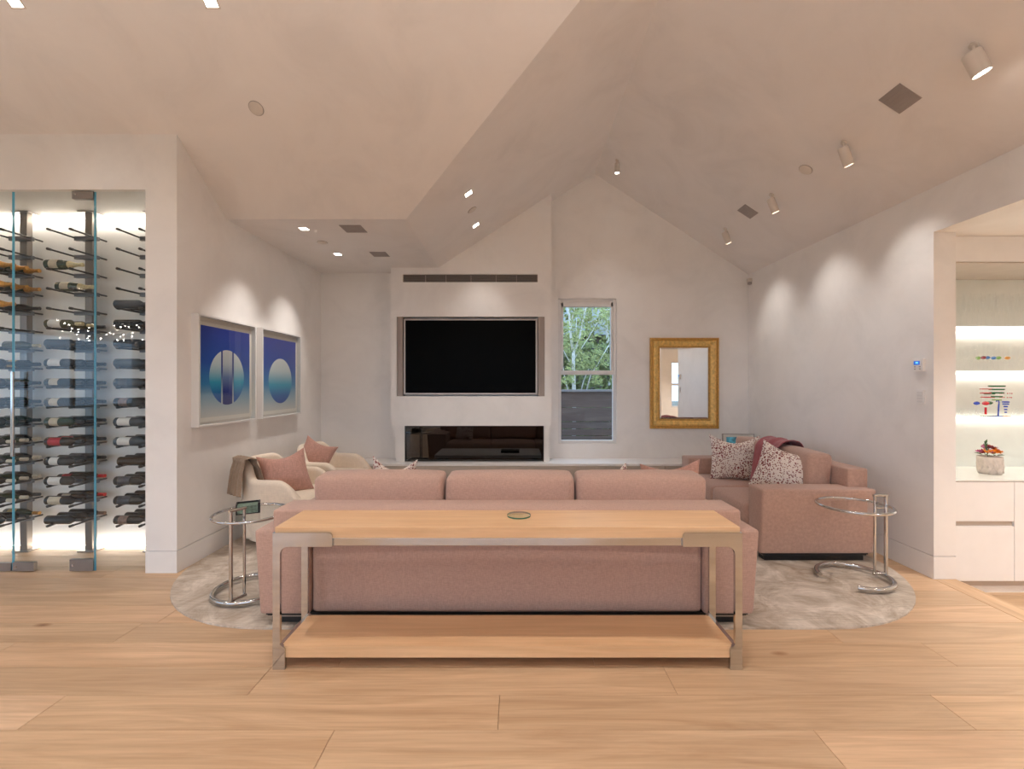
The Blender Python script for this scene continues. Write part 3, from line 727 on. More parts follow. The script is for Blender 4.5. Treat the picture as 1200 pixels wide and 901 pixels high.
mb = MB(); mb.box((X0 + .156, y - .020, Z0 + .156), (X1 - .156, y - .010, Z1 - .156)); rel(mr, mb).build('mirror_glass', M_MIRROR, mr)

# ------------------------------------------------------------------ framed prints on the left wall
def print_mat(name, cy, cz, rad, banded):
    m, n, l, b = newmat(name)
    tc = n.new('ShaderNodeTexCoord'); sp = n.new('ShaderNodeSeparateXYZ'); l.new(tc.outputs['Object'], sp.inputs[0])
    def mth(op, a, b_=None, c=None):
        q = n.new('ShaderNodeMath'); q.operation = op
        for i, v in enumerate((a, b_, c)):
            if v is None: continue
            if isinstance(v, (int, float)): q.inputs[i].default_value = v
            else: l.new(v, q.inputs[i])
        return q.outputs[0]
    zz = sp.outputs['Z']; yy = sp.outputs['Y']
    v = mth('DIVIDE', zz, .794)
    bg = ramp(n, [(0.0, (.60, .60, .58)), (.16, (.34, .46, .54)), (.36, (.03, .21, .46)), (.6, (.012, .075, .38)), (1.0, (.022, .040, .30))]); l.new(v, bg.inputs[0])
    cv = mth('DIVIDE', mth('SUBTRACT', zz, cz - rad), 2 * rad)
    cc = ramp(n, [(0.0, (.006, .05, .33)), (.18, (.008, .12, .40)), (.42, (.03, .34, .52)), (.72, (.52, .60, .62)), (1.0, (.68, .68, .68))]); l.new(cv, cc.inputs[0])
    dy = mth('SUBTRACT', yy, cy); dz = mth('SUBTRACT', zz, cz)
    d = mth('SQRT', mth('ADD', mth('MULTIPLY', dy, dy), mth('MULTIPLY', dz, dz)))
    ins = mth('LESS_THAN', d, rad)
    mx = n.new('ShaderNodeMix'); mx.data_type = 'RGBA'; l.new(ins, mx.inputs[0]); l.new(bg.outputs[0], mx.inputs[6]); l.new(cc.outputs[0], mx.inputs[7]); out = mx.outputs[2]
    if banded:
        ad = mth('ABSOLUTE', dy)
        mid = ramp(n, [(0.0, (.012, .02, .17)), (.28, (.03, .05, .26)), (.5, (.13, .20, .40)), (.75, (.50, .53, .55)), (1.0, (.58, .56, .55))]); l.new(cv, mid.inputs[0])
        m2 = n.new('ShaderNodeMix'); m2.data_type = 'RGBA'; l.new(mth('MULTIPLY', mth('LESS_THAN', ad, .078), ins), m2.inputs[0]); l.new(out, m2.inputs[6]); l.new(mid.outputs[0], m2.inputs[7]); out = m2.outputs[2]
        st = ramp(n, [(0.0, (.50, .52, .52)), (.35, (.25, .34, .45)), (.6, (.02, .05, .24)), (1.0, (.015, .03, .20))]); l.new(cv, st.inputs[0])
        sm = mth('MULTIPLY', mth('GREATER_THAN', ad, .070), mth('LESS_THAN', ad, .092))
        m3 = n.new('ShaderNodeMix'); m3.data_type = 'RGBA'; l.new(mth('MULTIPLY', sm, ins), m3.inputs[0]); l.new(out, m3.inputs[6]); l.new(st.outputs[0], m3.inputs[7]); out = m3.outputs[2]
    l.new(out, b.inputs['Base Color']); b.inputs['Roughness'].default_value = .6
    return m
def framed(y0, y1, f0, f1, cy, cz, banded, label):
    z0, z1 = 1.142, 2.094
    t = thing('framed_print', label, 'picture', (XL, (y0 + y1) / 2, z0))
    mb = MB(); w = .016; D = .062
    mb.box((XL, y0, z0), (XL + D, y0 + w, z1)); mb.box((XL, y1 - w, z0), (XL + D, y1, z1)); mb.box((XL, y0 + w, z0), (XL + D, y1 - w, z0 + w)); mb.box((XL, y0 + w, z1 - w), (XL + D, y1 - w, z1))
    rel(t, mb).build('frame', M_TRIM, t)
    mb = MB(); mb.box((XL, y0 + w, z0 + w), (XL + .012, y1 - w, z1 - w)); rel(t, mb).build('backing_board', simple('mat_board', (.66, .60, .55), .8, var=.01), t)
    mb = MB(); mb.box((XL + .018, f0 - .035, 1.214 - .035), (XL + .022, f1 + .035, 2.008 + .03)); rel(t, mb).build('paper', simple('print_paper', (.78, .74, .68), .8, var=.01), t)
    mb = MB(); mb.box((0, 0, 0), (.001, f1 - f0, .794)); o = mb.build('print', print_mat('abstract_print', cy - f0, cz - 1.214, .252, banded), t)
    o.location = (.0222, f0 - (y0 + y1) / 2, 1.214 - z0)
    mb = MB(); mb.box((XL + D - .008, y0 + w, z0 + w), (XL + D - .005, y1 - w, z1 - w)); rel(t, mb).build('glazing', M_GLASS, t)
framed(3.78, 4.615, 3.86, 4.566, 4.22, 1.565, True, 'framed abstract print, pale circle split by two vertical bars on blue')
framed(4.73, 5.58, 4.822, 5.52, 5.17, 1.540, False, 'framed abstract print, one unbroken pale to blue circle on blue')

# ------------------------------------------------------------------ rug
def rug():
    mb = MB(); x0, x1, y0, y1, r = -2.685, 3.06, 2.786, 5.75, 1.12
    pts = []
    for cx, cy, a in ((x1 - r, y0 + r, -PI / 2), (x1 - r, y1 - r, 0), (x0 + r, y1 - r, PI / 2), (x0 + r, y0 + r, PI)):
        pts += arc(cx, cy, r, a, a + PI / 2, 14)
    mb.poly(pts, 2, 0.0002, .011)
    o = mb.build('area_rug', None, None) if False else None
    me = mb.mesh('area_rug'); m, n, l, b = newmat('rug_viscose')
    tc = n.new('ShaderNodeTexCoord')
    t = n.new('ShaderNodeTexNoise'); t.inputs['Scale'].default_value = 3.2; t.inputs['Detail'].default_value = 8; t.inputs['Roughness'].default_value = .7; t.inputs['Distortion'].default_value = 1.5
    l.new(tc.outputs['Object'], t.inputs['Vector'])
    r1 = ramp(n, [(.34, (.41, .33, .26)), (.5, (.57, .49, .41)), (.66, (.76, .68, .60))]); l.new(t.outputs[0], r1.inputs[0])
    mp = n.new('ShaderNodeMapping'); mp.inputs['Scale'].default_value = (6, 190, 10); l.new(tc.outputs['Object'], mp.inputs[0])
    t2 = n.new('ShaderNodeTexNoise'); t2.inputs['Scale'].default_value = 1; l.new(mp.outputs[0], t2.inputs['Vector'])
    r2 = ramp(n, [(.35, (.82, .82, .82)), (.6, (1.04, 1.04, 1.04))]); l.new(t2.outputs[0], r2.inputs[0])
    mx = n.new('ShaderNodeMix'); mx.data_type = 'RGBA'; mx.blend_type = 'MULTIPLY'; mx.inputs[0].default_value = 1; l.new(r1.outputs[0], mx.inputs[6]); l.new(r2.outputs[0], mx.inputs[7])
    l.new(mx.outputs[2], b.inputs['Base Color']); b.inputs['Roughness'].default_value = .95; b.inputs['Specular IOR Level'].default_value = .1
    bp = n.new('ShaderNodeBump'); bp.inputs['Strength'].default_value = .6; bp.inputs['Distance'].default_value = .006; l.new(t2.outputs[0], bp.inputs['Height']); l.new(bp.outputs[0], b.inputs['Normal'])
    me.materials.append(m); o = bpy.data.objects.new('area_rug', me); link(o)
    tag(o, 'large pale beige rug with rounded ends under the seating group', 'rug')
rug()

# ------------------------------------------------------------------ cushions and pillows
def puffy(w, d, h, crown=.03, r=.035, nx=14, ny=6, nz=6, seed=0, wr=.004):
    """box cushion centred on x,y with bottom z=0: rounded edges, crowned faces, slight wrinkles"""
    bm = bmesh.new(); grid = {}
    def pt(i, j, k):
        key = (i, j, k)
        if key not in grid:
            u, v, t = 2 * i / nx - 1, 2 * j / ny - 1, 2 * k / nz - 1
            # concentrate samples at the edges
            f = lambda q: math.copysign(1 - (1 - abs(q)) ** 1.7, q)
            u, v, t = f(u), f(v), f(t)
            p = Vector((u * w / 2, v * d / 2, t * h / 2))
            hx, hy, hz = w / 2 - r, d / 2 - r, h / 2 - r
            c = Vector((max(-hx, min(hx, p.x)), max(-hy, min(hy, p.y)), max(-hz, min(hz, p.z))))
            dd = p - c
            if dd.length > 1e-6: p = c + dd.normalized() * min(r, max(abs(dd.x), abs(dd.y), abs(dd.z)))
            p.z += crown * t * (1 - u * u) * (1 - v * v); p.y += crown * .8 * v * (1 - u * u) * (1 - t * t); p.x += crown * .25 * u * (1 - v * v) * (1 - t * t)
            nn = noise.noise(Vector((p.x * 5 + seed * 7, p.y * 6, p.z * 6))) * wr
            p += p.normalized() * nn
            p.z += h / 2
            grid[key] = bm.verts.new(p)
        return grid[key]
    for i in range(nx):
        for j in range(ny):
            bm.faces.new([pt(i, j, 0), pt(i, j + 1, 0), pt(i + 1, j + 1, 0), pt(i + 1, j, 0)]); bm.faces.new([pt(i, j, nz), pt(i + 1, j, nz), pt(i + 1, j + 1, nz), pt(i, j + 1, nz)])
    for i in range(nx):
        for k in range(nz):
            bm.faces.new([pt(i, 0, k), pt(i + 1, 0, k), pt(i + 1, 0, k + 1), pt(i, 0, k + 1)]); bm.faces.new([pt(i, ny, k), pt(i, ny, k + 1), pt(i + 1, ny, k + 1), pt(i + 1, ny, k)])
    for j in range(ny):
        for k in range(nz):
            bm.faces.new([pt(0, j, k), pt(0, j, k + 1), pt(0, j + 1, k + 1), pt(0, j + 1, k)]); bm.faces.new([pt(nx, j, k), pt(nx, j + 1, k), pt(nx, j + 1, k + 1), pt(nx, j, k + 1)])
    mb = MB(); mb.bm.free(); mb.bm = bm
    return mb
def pillow(w, h, th, roll=0.0, dent=0.0, seed=1, n=18):
    """throw pillow standing in local XZ plane facing -Y, centre at the origin"""
    bm = bmesh.new(); R = Matrix.Rotation(roll, 4, 'Y'); g = {}
    for side in (1, -1):
        for i in range(n + 1):
            for j in range(n + 1):
                rim = i in (0, n) or j in (0, n)
                if rim and side == -1: g[(side, i, j)] = g[(1, i, j)]; continue
                f = lambda q: math.sin(q * PI / 2)
                u, v = f(2 * i / n - 1), f(2 * j / n - 1)
                x = w / 2 * u * (1 - .10 * (1 - v * v)); z = h / 2 * v * (1 - .10 * (1 - u * u))
                if v > -.2 and dent: z -= dent * (1 - u * u) ** 1.5 * max(0, v) ** 1.5
                t = th / 2 * ((1 - abs(u) ** 2.6) * (1 - abs(v) ** 2.6)) ** .62
                y = -side * t
                wob = noise.noise(Vector((x * 6 + seed * 3.1, z * 6, side * 2.0 + seed))) * .018 * (1 - max(abs(u), abs(v)) ** 6)
                y += wob * (1 if side == 1 else .5)
                g[(side, i, j)] = bm.verts.new(R @ Vector((x, y, z)))
        for i in range(n):
            for j in range(n):
                q = [g[(side, i, j)], g[(side, i + 1, j)], g[(side, i + 1, j + 1)], g[(side, i, j + 1)]]
                bm.faces.new(q if side == 1 else q[::-1])
    mb = MB(); mb.bm.free(); mb.bm = bm
    return mb
def put_pillow(loc, yaw, lean, w, h, th, mat, label, roll=0.0, dent=.03, seed=1, name='throw_pillow', group=None):
    o = pillow(w, h, th, roll, dent, seed).build(name, mat, None, smooth=3.14)
    o.location = loc; o.rotation_euler = (-lean, 0, yaw); tag(o, label, 'pillow', group); return o

# ------------------------------------------------------------------ sofas
def sofa(loc, rz, half, depth, armw, armh, backh, backd, binset, ncush, cush_top, label, splay=.035, cush_gap=0.005, cx0=None):
    t = thing('sofa', label, 'sofa', loc, rz)
    zb = .084
    # back (upper box spans over the arms, lower panel sits between them)
    mb = MB(); mb.box((-half + binset, -.004, armh - .10), (half - binset, backd, backh), .016, 3); mb.build('backrest', M_PINK, t, smooth=.9)
    mb = puffy((half - armw) * 2 - .004, backd - .02, armh + .02 - zb, .014, .03, 16, 4, 8, 3, .002)
    bmesh.ops.translate(mb.bm, verts=mb.bm.verts[:], vec=(0, backd / 2 + .005, zb)); mb.build('back_panel', M_PINK, t, smooth=3.14)
    for s in (-1, 1):
        mb = MB(); mb.box((-armw / 2, .002, zb), (armw / 2, depth, armh), .018, 3)
        for v in mb.bm.verts:
            f = (v.co.z - zb) / (armh - zb)
            if v.co.x * s > 0: v.co.x += s * splay * (f - 1)
            v.co.x += s * (half - armw / 2)
        mb.build('armrest', M_PINK, t, smooth=.9)
        hw = armw / 2 - .07; xm = s * (half - armw / 2 - .015)
        mb = MB(); mb.box((xm - hw, .05, .012), (xm + hw, depth - .06, .050), .003); mb.build('runner_foot', M_BLACK, t)
        mb = MB(); mb.box((xm - hw + .01, .045, .0501), (xm + hw + .01, depth - .05, .060)); mb.build('foot_plate', M_STEEL, t)
        mb = MB(); mb.box((xm - hw - .02, .04, .0601), (xm + hw + .02, depth - .045, .083)); mb.build('foot_block', M_BLACK, t)
    mb = MB(); mb.box((-half + armw, backd, zb), (half - armw, depth - .01, .27), .012); mb.build('seat_base', M_PINK, t, smooth=.9)
    mb = MB(); mb.box((-half + .06, .03, .070), (half - .06, depth - .04, .0845)); mb.build('underframe', M_BLACK, t)
    iw = (half - armw) * 2; cw = iw / ncush
    for k in range(ncush):
        x = -half + armw + (k + .5) * cw
        mb = puffy(cw - .006, depth - backd + .02, .18, .018, .035, 12, 8, 5, k, .004)
        o = mb.build('seat_cushion', M_PINK, t, smooth=3.14); o.location = (x, (depth + backd) / 2 + .012, .268)
    if cx0: a, b = cx0
    else: a, b = -half + armw * .75, half - armw * .75
    cw = (b - a) / ncush
    for k in range(ncush):
        x = a + (k + .5) * cw
        mb = puffy(cw - .016, .23, cush_top - .45, .018, .04, 14, 5, 7, k + 9, .004)
        o = mb.build('back_cushion', M_PINK, t, smooth=3.14); o.location = (x, backd + .13, .45); o.rotation_euler = (.06, 0, 0) 
        # piping line along the top rear edge
    return t
sofa((-.058, 2.80, 0), 0, 1.558, 1.02, .345, .603, .729, .26, .118, 3, .885, 'long pink three-seat sofa with its back to the wooden console table', cx0=(-1.318, 1.35))
sofa((2.99, 4.695, 0), PI / 2, .925, .95, .235, .629, .785, .175, .10, 2, .885, 'pink two-seat sofa against the side wall with spotted pillows', cx0=(-.66, .72))

put_pillow((2.41, 5.02, .695), -.30, .22, .52, .50, .17, M_SPOT, 'spotted cream and maroon pillow at the window end of two-seat sofa', 0, .07, 1)
put_pillow((2.47, 4.22, .70), -.45, .30, .46, .46, .17, M_SPOT, 'spotted cream and maroon pillow leaning before the rose throw', .30, .03, 2)
put_pillow((-.955, 3.52, .70), .1, -.10, .34, .48, .14, M_SPOT, 'two tips of a spotted pillow showing above the pink sofa, beside the cream chairs', .10, .08, 3)
put_pillow((.74, 3.50, .655), .0, -.10, .38, .38, .13, M_SPOT, 'spotted pillow tip above the pink sofa under the window', -.42, .05, 5)
put_pillow((1.19, 3.50, .685), .0, -.12, .46, .46, .17, M_PINK2, 'plain pink pillow top above the pink sofa beside the two-seat sofa', -.08, .045, 6)

# rose throw over the right-hand back cushion
def drape(name, prof, w, mat, label, cat, loc, rz, folds=3, amp=.012, nseg=26, th=.007, skew=0.0, taper=0.0):
    """cloth strip: prof = [(y, z)] path; width along x with soft folds"""
    P = [Vector((0, p[0], p[1])) for p in prof]
    # resample
    L = [0]
    for a, b in zip(P[:-1], P[1:]): L.append(L[-1] + (b - a).length)
    def at(s):
        s *= L[-1]
        for i in range(len(P) - 1):
            if s <= L[i + 1] + 1e-9: return P[i].lerp(P[i + 1], (s - L[i]) / max(1e-9, L[i + 1] - L[i]))
        return P[-1]
    bm = bmesh.new(); m = 36; rows = []
    for i in range(m + 1):
        s = i / m; p = at(s); q = at(min(1, s + .02)) - at(max(0, s - .02)); q.normalize(); nrm = Vector((0, -q.z, q.y))
        if nrm.z < 0 and abs(q.y) > abs(q.z): nrm = -nrm
        row = []
        for j in range(nseg + 1):
            u = j / nseg - .5
            a = amp * (0.4 + 0.9 * abs(s - .35)) * (math.sin(u * folds * 2 * PI + s * 2.0) + .5 * math.sin(u * folds * 3.7 * PI + 1.3 - s))
            ww = w * (1 - taper * s)
            row.append(bm.verts.new(Vector((u * ww + skew * s, p.y, p.z)) + nrm * (a + amp * 1.4)))
        rows.append(row)
    for i in range(m):
        for j in range(nseg): bm.faces.new([rows[i][j], rows[i][j + 1], rows[i + 1][j + 1], rows[i + 1][j]])
    mb = MB(); mb.bm.free(); mb.bm = bm
    o = mb.build(name, mat, None, smooth=3.14); md = o.modifiers.new('thick', 'SOLIDIFY'); md.thickness = th; md.offset = 0
    o.location = loc; o.rotation_euler = (0, 0, rz); tag(o, label, cat); return o
drape('throw_blanket', [(.04, .60), (.03, .74), (.02, .86), (.06, .915), (.13, .93), (.21, .915), (.27, .86), (.30, .74), (.33, .60), (.36, .50)], .40, M_ROSE,
      'folded deep rose throw draped over the two-seat sofa back cushion', 'blanket', (2.99 - .17, 4.70, .0), PI / 2, 2, .014, skew=-.16)

# ------------------------------------------------------------------ cream tub chairs
def tub_chair(loc, rz, label):
    t = thing('tub_chair', label, 'armchair', loc, rz, )
    bm = bmesh.new(); b = .385; N = 60; xf = .34; xs_ = -.04; xb = -.37
    path = []
    Ls = xf - xs_; arcN = 34
    for i in range(13): path.append(((xf - Ls * i / 13), -b))
    for i in range(arcN + 1):
        a = -PI / 2 - PI * i / arcN
        path.append((xs_ + (xb - xs_) * -math.cos(a) * -1 if False else xs_ + (xs_ - xb) * math.cos(a), b * math.sin(a)))
    for i in range(1, 14): path.append((xs_ + Ls * i / 13, b))
    n = len(path)
    def hgt(x):
        if x > .10:
            q = (x - .10) / (xf - .10); return .635 - .215 * q ** 1.8
        if x > -.12: return .635 + .01 * (.10 - x)
        q = min(1, (-.12 - x) / .20); q = q * q * (3 - 2 * q); return .637 + .165 * q
    th = .085; rows = []
    for i, (x, y) in enumerate(path):
        x0, y0 = path[max(0, i - 1)]; x1, y1 = path[min(n - 1, i + 1)]
        tx, ty = x1 - x0, y1 - y0; l_ = math.hypot(tx, ty); nx, ny = -ty / l_, tx / l_      # inward or outward
        if nx * (-x + .1) + ny * (-y) < 0: nx, ny = -nx, -ny                      # inward
        H = hgt(x); row = []
        prof = [(.045, .07), (.02, .22), (0, .40)] + [(0, H - .045)] + [(th / 2 - th / 2 * math.cos(a), H - .045 + .045 * math.sin(a)) for a in [PI * k / 8 for k in range(1, 8)]] + [(th, H - .045), (th + .005, .38), (th + .005, .30)]
        for o_, z in prof: row.append(bm.verts.new((x + nx * o_, y + ny * o_, min(z, H) if z < H else z)))
        rows.append(row)
    for i in range(n - 1):
        for j in range(len(rows[0]) - 1): bm.faces.new([rows[i][j], rows[i][j + 1], rows[i + 1][j + 1], rows[i + 1][j]])
    bm.faces.new(rows[0]); bm.faces.new(rows[-1][::-1])
    mb = MB(); mb.bm.free(); mb.bm = bm; mb.build('shell', M_CREAM, t, smooth=.9)
    mb = puffy(.66, .62, .17, .02, .05, 12, 12, 5, 4, .003); o = mb.build('seat_cushion', M_CREAM, t, smooth=3.14); o.location = (.035, 0, .29)
    mb = MB(); mb.box((-.26, -.31, .08), (.34, .31, .292), .03, 3); mb.build('seat_base', M_CREAM, t, smooth=.9)
    mb = MB(); mb.lathe([(.20, .0), (.20, .03), (.06, .05), (.06, .085)], 28); o = mb.build('swivel_base', M_STEEL, t, smooth=.6); o.location = (.02, 0, .012)
    return t
tub_chair((-2.24, 4.46, 0), -.05, 'cream upholstered tub chair with taupe throw on its back')
tub_chair((-2.18, 5.40, 0), -.12, 'cream upholstered tub chair tucked in the corner without a throw')
put_pillow((-2.23, 4.40, .645), .62, .42, .43, .43, .15, M_PINK2, 'dusty pink pillow in the tub chair with taupe throw', -.14, .045, 11)
put_pillow((-2.32, 5.28, .675), .5, .3, .37, .37, .16, M_PINK2, 'dusty pink pillow in the corner tub chair', .45, .03, 12)
drape('throw_blanket', [(.17, .52), (.15, .62), (.13, .72), (.09, .795), (.03, .82), (-.035, .80), (-.06, .72), (-.07, .62), (-.08, .50)], .22, M_TAUPEF,
      'taupe wool throw hanging over the back of the cream tub chair', 'blanket', (-2.515, 4.165, 0), -.62, 4, .010, taper=-.15)

# ------------------------------------------------------------------ console table
TX0, TX1 = -1.281, 1.189
ct = thing('console_table', 'long maple console table with lower shelf and polished steel legs', 'table', ((TX0 + TX1) / 2, 2.56, 0))
mb = MB(); mb.box((TX0 + .008, 2.401, .689), (TX1 - .008, 2.722, .748), .0025, 2); rel(ct, mb).build('tabletop', M_MAPLE, ct)
pts = [(TX0 + .040, 2.425), (TX0 + .055, 2.401), (TX1 - .055, 2.401), (TX1 - .040, 2.425), (TX1 - .040, 2.722), (TX0 + .040, 2.722)]
mb = MB(); mb.poly(pts, 2, .060, .121); rel(ct, mb).build('lower_shelf', M_MAPLE, ct)
def leg_poly(s):
    x0 = TX0 if s > 0 else TX1
    P = [(0, 0), (.064, 0), (.064, .108), (.058, .118), (.046, .124), (.038, .136), (.038, .605)]
    P += [(.038 + .042 - .042 * math.cos(a), .605 + .042 * math.sin(a)) for a in [PI / 2 * k / 5 for k in range(1, 6)]]
    P += [(.313, .647), (.313, .700)] + [(.313 - .02 + .02 * math.cos(a), .700 + .02 * math.sin(a)) for a in [PI / 2 * k / 4 for k in range(1, 5)]] + [(0, .720)]
    return [(x0 + s * p[0], p[1]) for p in P]
for s in (1, -1):
    for y0, y1 in ((2.392, 2.412), (2.712, 2.732)):
        mb = MB(); mb.poly(leg_poly(s), 1, y0, y1); rel(ct, mb).build('leg', M_CHROME, ct)
    x = TX0 if s > 0 else TX1
    mb = MB(); mb.box((x, 2.412, .648), (x + s * .035, 2.712, .6885)); rel(ct, mb).build('side_rail', M_CHROME, ct)
    mb = MB(); mb.box((x, 2.412, .060), (x + s * .035, 2.712, .100)); rel(ct, mb).build('side_rail', M_CHROME, ct)
for y0, y1 in ((2.405, 2.430), (2.690, 2.715)):
    mb = MB(); mb.box((TX0 + .30, y0, .648), (TX1 - .30, y1, .6885), .002); rel(ct, mb).build('front_rail', M_CHROME, ct)
gd = thing('glass_disc', 'small round green-edged glass disc on the wooden console top', 'coaster', (.015, 2.60, .7482))
mb = MB(); mb.lathe([(.001, 0), (.064, 0), (.067, .003), (.067, .009), (.064, .011), (.001, .011)], 40, cap=False); mb.build('disc', glass('disc_glass', (.95, .98, .965)), gd, smooth=.7)
mb = MB(); mb.lathe([(.0672, .001), (.0672, .009)], 40, cap=False); mb.build('disc_edge', simple('green_glass_edge', (.03, .14, .09), .2), gd, smooth=3.14)

# ------------------------------------------------------------------ round glass side tables
def side_table(loc, po, pi_, label, open_ang, gap=1.15):
    """ang = direction of the twin column seen from the centre; C-shaped base ring open at open_ang"""
    t = thing('side_table', label, 'side table', loc); R = .255
    top = .565
    def c(r, a, z): return (r * math.cos(a), r * math.sin(a), z)
    mb = MB(); mb.tube([c(R - .011, 2 * PI * k / 64, top) for k in range(64)], .011, 10, True); mb.build('top_ring', M_CHROME, t, smooth=3.14)
    mb = MB(); mb.lathe([(.001, top - .004), (R - .018, top - .004), (R - .018, top + .004), (.001, top + .004)], 56, cap=False); mb.build('glass_top', M_GLASS, t)
    n = 50; a0 = open_ang + gap / 2; a1 = open_ang + 2 * PI - gap / 2
    mb = MB(); mb.tube([c(R - .015, a0 + (a1 - a0) * k / n, .030) for k in range(n + 1)], .0165, 12); mb.build('base_ring', M_CHROME, t, smooth=.9)
    po = Vector((*po, 0)); pi_ = Vector((*pi_, 0)); up = lambda p, z: p + Vector((0, 0, z))
    mb = MB(); mb.tube([up(po, .03), up(po, top + .078)], .0125, 14); mb.build('column', M_CHROME, t, smooth=.9)
    mb = MB(); mb.tube([up(pi_, .05), up(pi_, top + .078)], .0095, 12); mb.build('column', M_CHROME, t, smooth=.9)
    e = (po - pi_).normalized() * .012
    mb = MB(); mb.tube([up(po + e, top + .080), up(pi_ - e, top + .080)], .0105, 10); mb.build('handle', M_CHROME, t, smooth=.9)
    mb = MB(); mb.tube([up(po, .050), up(pi_ - e, .050)], .0105, 10); mb.build('crossbar', M_CHROME, t, smooth=.9)
    mb = MB(); mb.tube([up(po, top - .014), up(pi_, top - .014)], .0085, 10); mb.build('clamp', M_CHROME, t, smooth=.9)
    return t
side_table((2.575, 3.47, .012), (.243, 0), (.15, -.01), 'round glass side table with chrome C-shaped base beside two-seat sofa arm', PI + .45)
side_table((-1.90, 3.27, .012), (0, -.24), (.045, -.165), 'round glass side table with chrome base between long sofa and pictures wall', .35)
bx = thing('card_box', 'small black box of green cards on the round glass table', 'box', (-1.925, 3.27, .5815), .5)
mb = MB(); mb.box((-.075, -.05, 0), (.075, .05, .006)); mb.box((-.075, -.05, .006), (-.068, .05, .072)); mb.box((.062, -.05, .006), (.075, .05, .072)); mb.box((-.068, .044, .006), (.062, .05, .072)); mb.build('box', M_BLACK, bx)
mg = simple('green_card', (.19, .27, .21), .5, var=.35, scale=60)
for k in range(5):
    mb = MB(); mb.box((-.066, -.048 + .001 * (k % 2), .0065 + k * .0108), (.060, .043, .0065 + k * .0108 + .0100), .001, 1); mb.build('card_deck', mg, bx)

# coffee table (seen in the fireplace glass)
cf = thing('coffee_table', 'low pale coffee table reflected in the fireplace glass', 'table', (-.45, 4.45, 0))
mb = MB(); mb.box((-.85, -.38, .33), (.85, .38, .38), .004); mb.build('tabletop', M_WHITE, cf)
for sx in (-1, 1):
    for sy in (-1, 1):
        mb = MB(); mb.box((sx * .76 - .03, sy * .32 - .03, .012), (sx * .76 + .03, sy * .32 + .03, .33)); mb.build('leg', M_BLACK, cf)
bk = thing('book', 'dark book lying on the coffee table in the fireplace reflection', 'book', (-.1, 4.5, .3805))
mb = MB(); mb.box((-.15, -.11, 0), (.15, .11, .035), .003); mb.build('cover', M_BLACK, bk)
mb = MB(); mb.box((-.146, -.112, .005), (.148, -.1, .030)); mb.build('page_block', M_WHITE, bk)

# small framed photo on the low cabinet behind the sofa
sp = thing('small_framed_picture', 'small framed blue picture standing behind the spotted pillow in corner', 'picture', (3.0, 6.12, .4805), 0)
def sbox(a, b, nm, mat):
    mb = MB(); mb.box(a, b, .001, 1); o = mb.build(nm, mat, sp); return o
sbox((-.20, 0, 0), (.19, .018, .345), 'backing_board', simple('pale_mat', (.72, .70, .66), .7))
sbox((-.21, -.006, 0), (-.20, .02, .355), 'frame', M_STEEL); sbox((.19, -.006, 0), (.20, .02, .355), 'frame', M_STEEL); sbox((-.20, -.006, .345), (.19, .02, .355), 'frame', M_STEEL)
sbox((-.16, -.003, .20), (.06, 0, .31), 'blue_image', simple('blue_picture', (.10, .42, .90), .5, var=.8, scale=14))
sp.rotation_euler = (-.08, 0, -.12)

# ------------------------------------------------------------------ wine cellar
GY = 3.655
POSTS = [(-4.441, 'door handle post'), (-3.854, 'door hinge post'), (-3.267, 'post by the white wall')]
ROWZ = [.346 + .167 * (15 - r) for r in range(16)]       # row 0 is the top one
mb = MB(); mb.tube([(0, -.34, 0), (0, 0, 0)], .0078, 8); PEG = mb.mesh('peg', 3.14); PEG.materials.append(M_PEG)
mb = MB(); mb.tube([(0, -.345, 0), (0, -.315, 0)], .0115, 8); TIP = mb.mesh('peg_tip', 3.14); TIP.materials.append(M_PEG)
mb = MB(); mb.poly([(-.105, -.012), (-.085, -.03), (.085, -.03), (.105, -.012), (.105, .012), (-.105, .012)], 2, -.016, .016); BRK = mb.mesh('bracket'); BRK.materials.append(M_NECKG)
plab = ['wine rack post behind the glass door handle, pegs holding rows of bottles', 'wine rack post behind the glass door hinge, two empty peg rows on top', 'wine rack post mostly hidden by the white wall end']
for (px_, nm), lb in zip(POSTS, plab):
    t = thing('wine_rack_post', lb, 'wine rack', (px_, 4.12, 0))
    mb = MB(); mb.box((-.032, -.02, .006), (.032, .03, 3.05), .002); mb.build('post', M_BRONZE, t)
    for z in (0.0, 3.045):
        mb = MB(); mb.box((-.075, -.05, z), (.075, .06, z + .008), .001); mb.build('floor_plate' if z == 0 else 'ceiling_plate', M_STEEL, t)
    for r in range(16):
        z = ROWZ[r] - .046
        inst(BRK, 'bracket', t, (0, -.035, z))
        for s in (-1, 1):
            p = inst(PEG, 'peg', t, (s * .095, .055, z + .006)); inst(TIP, 'peg_tip', p)
# bottles: three glass colours, bordeaux and champagne shapes, axis along +X with the neck at +X
def bottle_glass(name, col, rough=.12):
    m = simple(name, col, rough, var=.1, spec=.5); return m
GB = {'dark': bottle_glass('bottle_black', (.012, .012, .014)), 'green': bottle_glass('bottle_green', (.025, .045, .025)), 'olive': bottle_glass('bottle_olive', (.07, .07, .035)), 'brown': bottle_glass('bottle_brown', (.035, .018, .012)), 'grey': bottle_glass('bottle_grey', (.045, .055, .07))}
LB = {'white': simple('label_white', (.68, .66, .63), .6, var=.03, scale=30), 'cream': simple('label_cream', (.58, .50, .38), .6, var=.05, scale=30), 'red': simple('label_red', (.42, .02, .03), .6), 'tan': simple('label_tan', (.52, .36, .14), .6), 'black': simple('label_black', (.05, .05, .06), .5, var=.4, scale=90), 'bronze': simple('label_bronze', (.22, .14, .11), .5, var=.3, scale=60)}
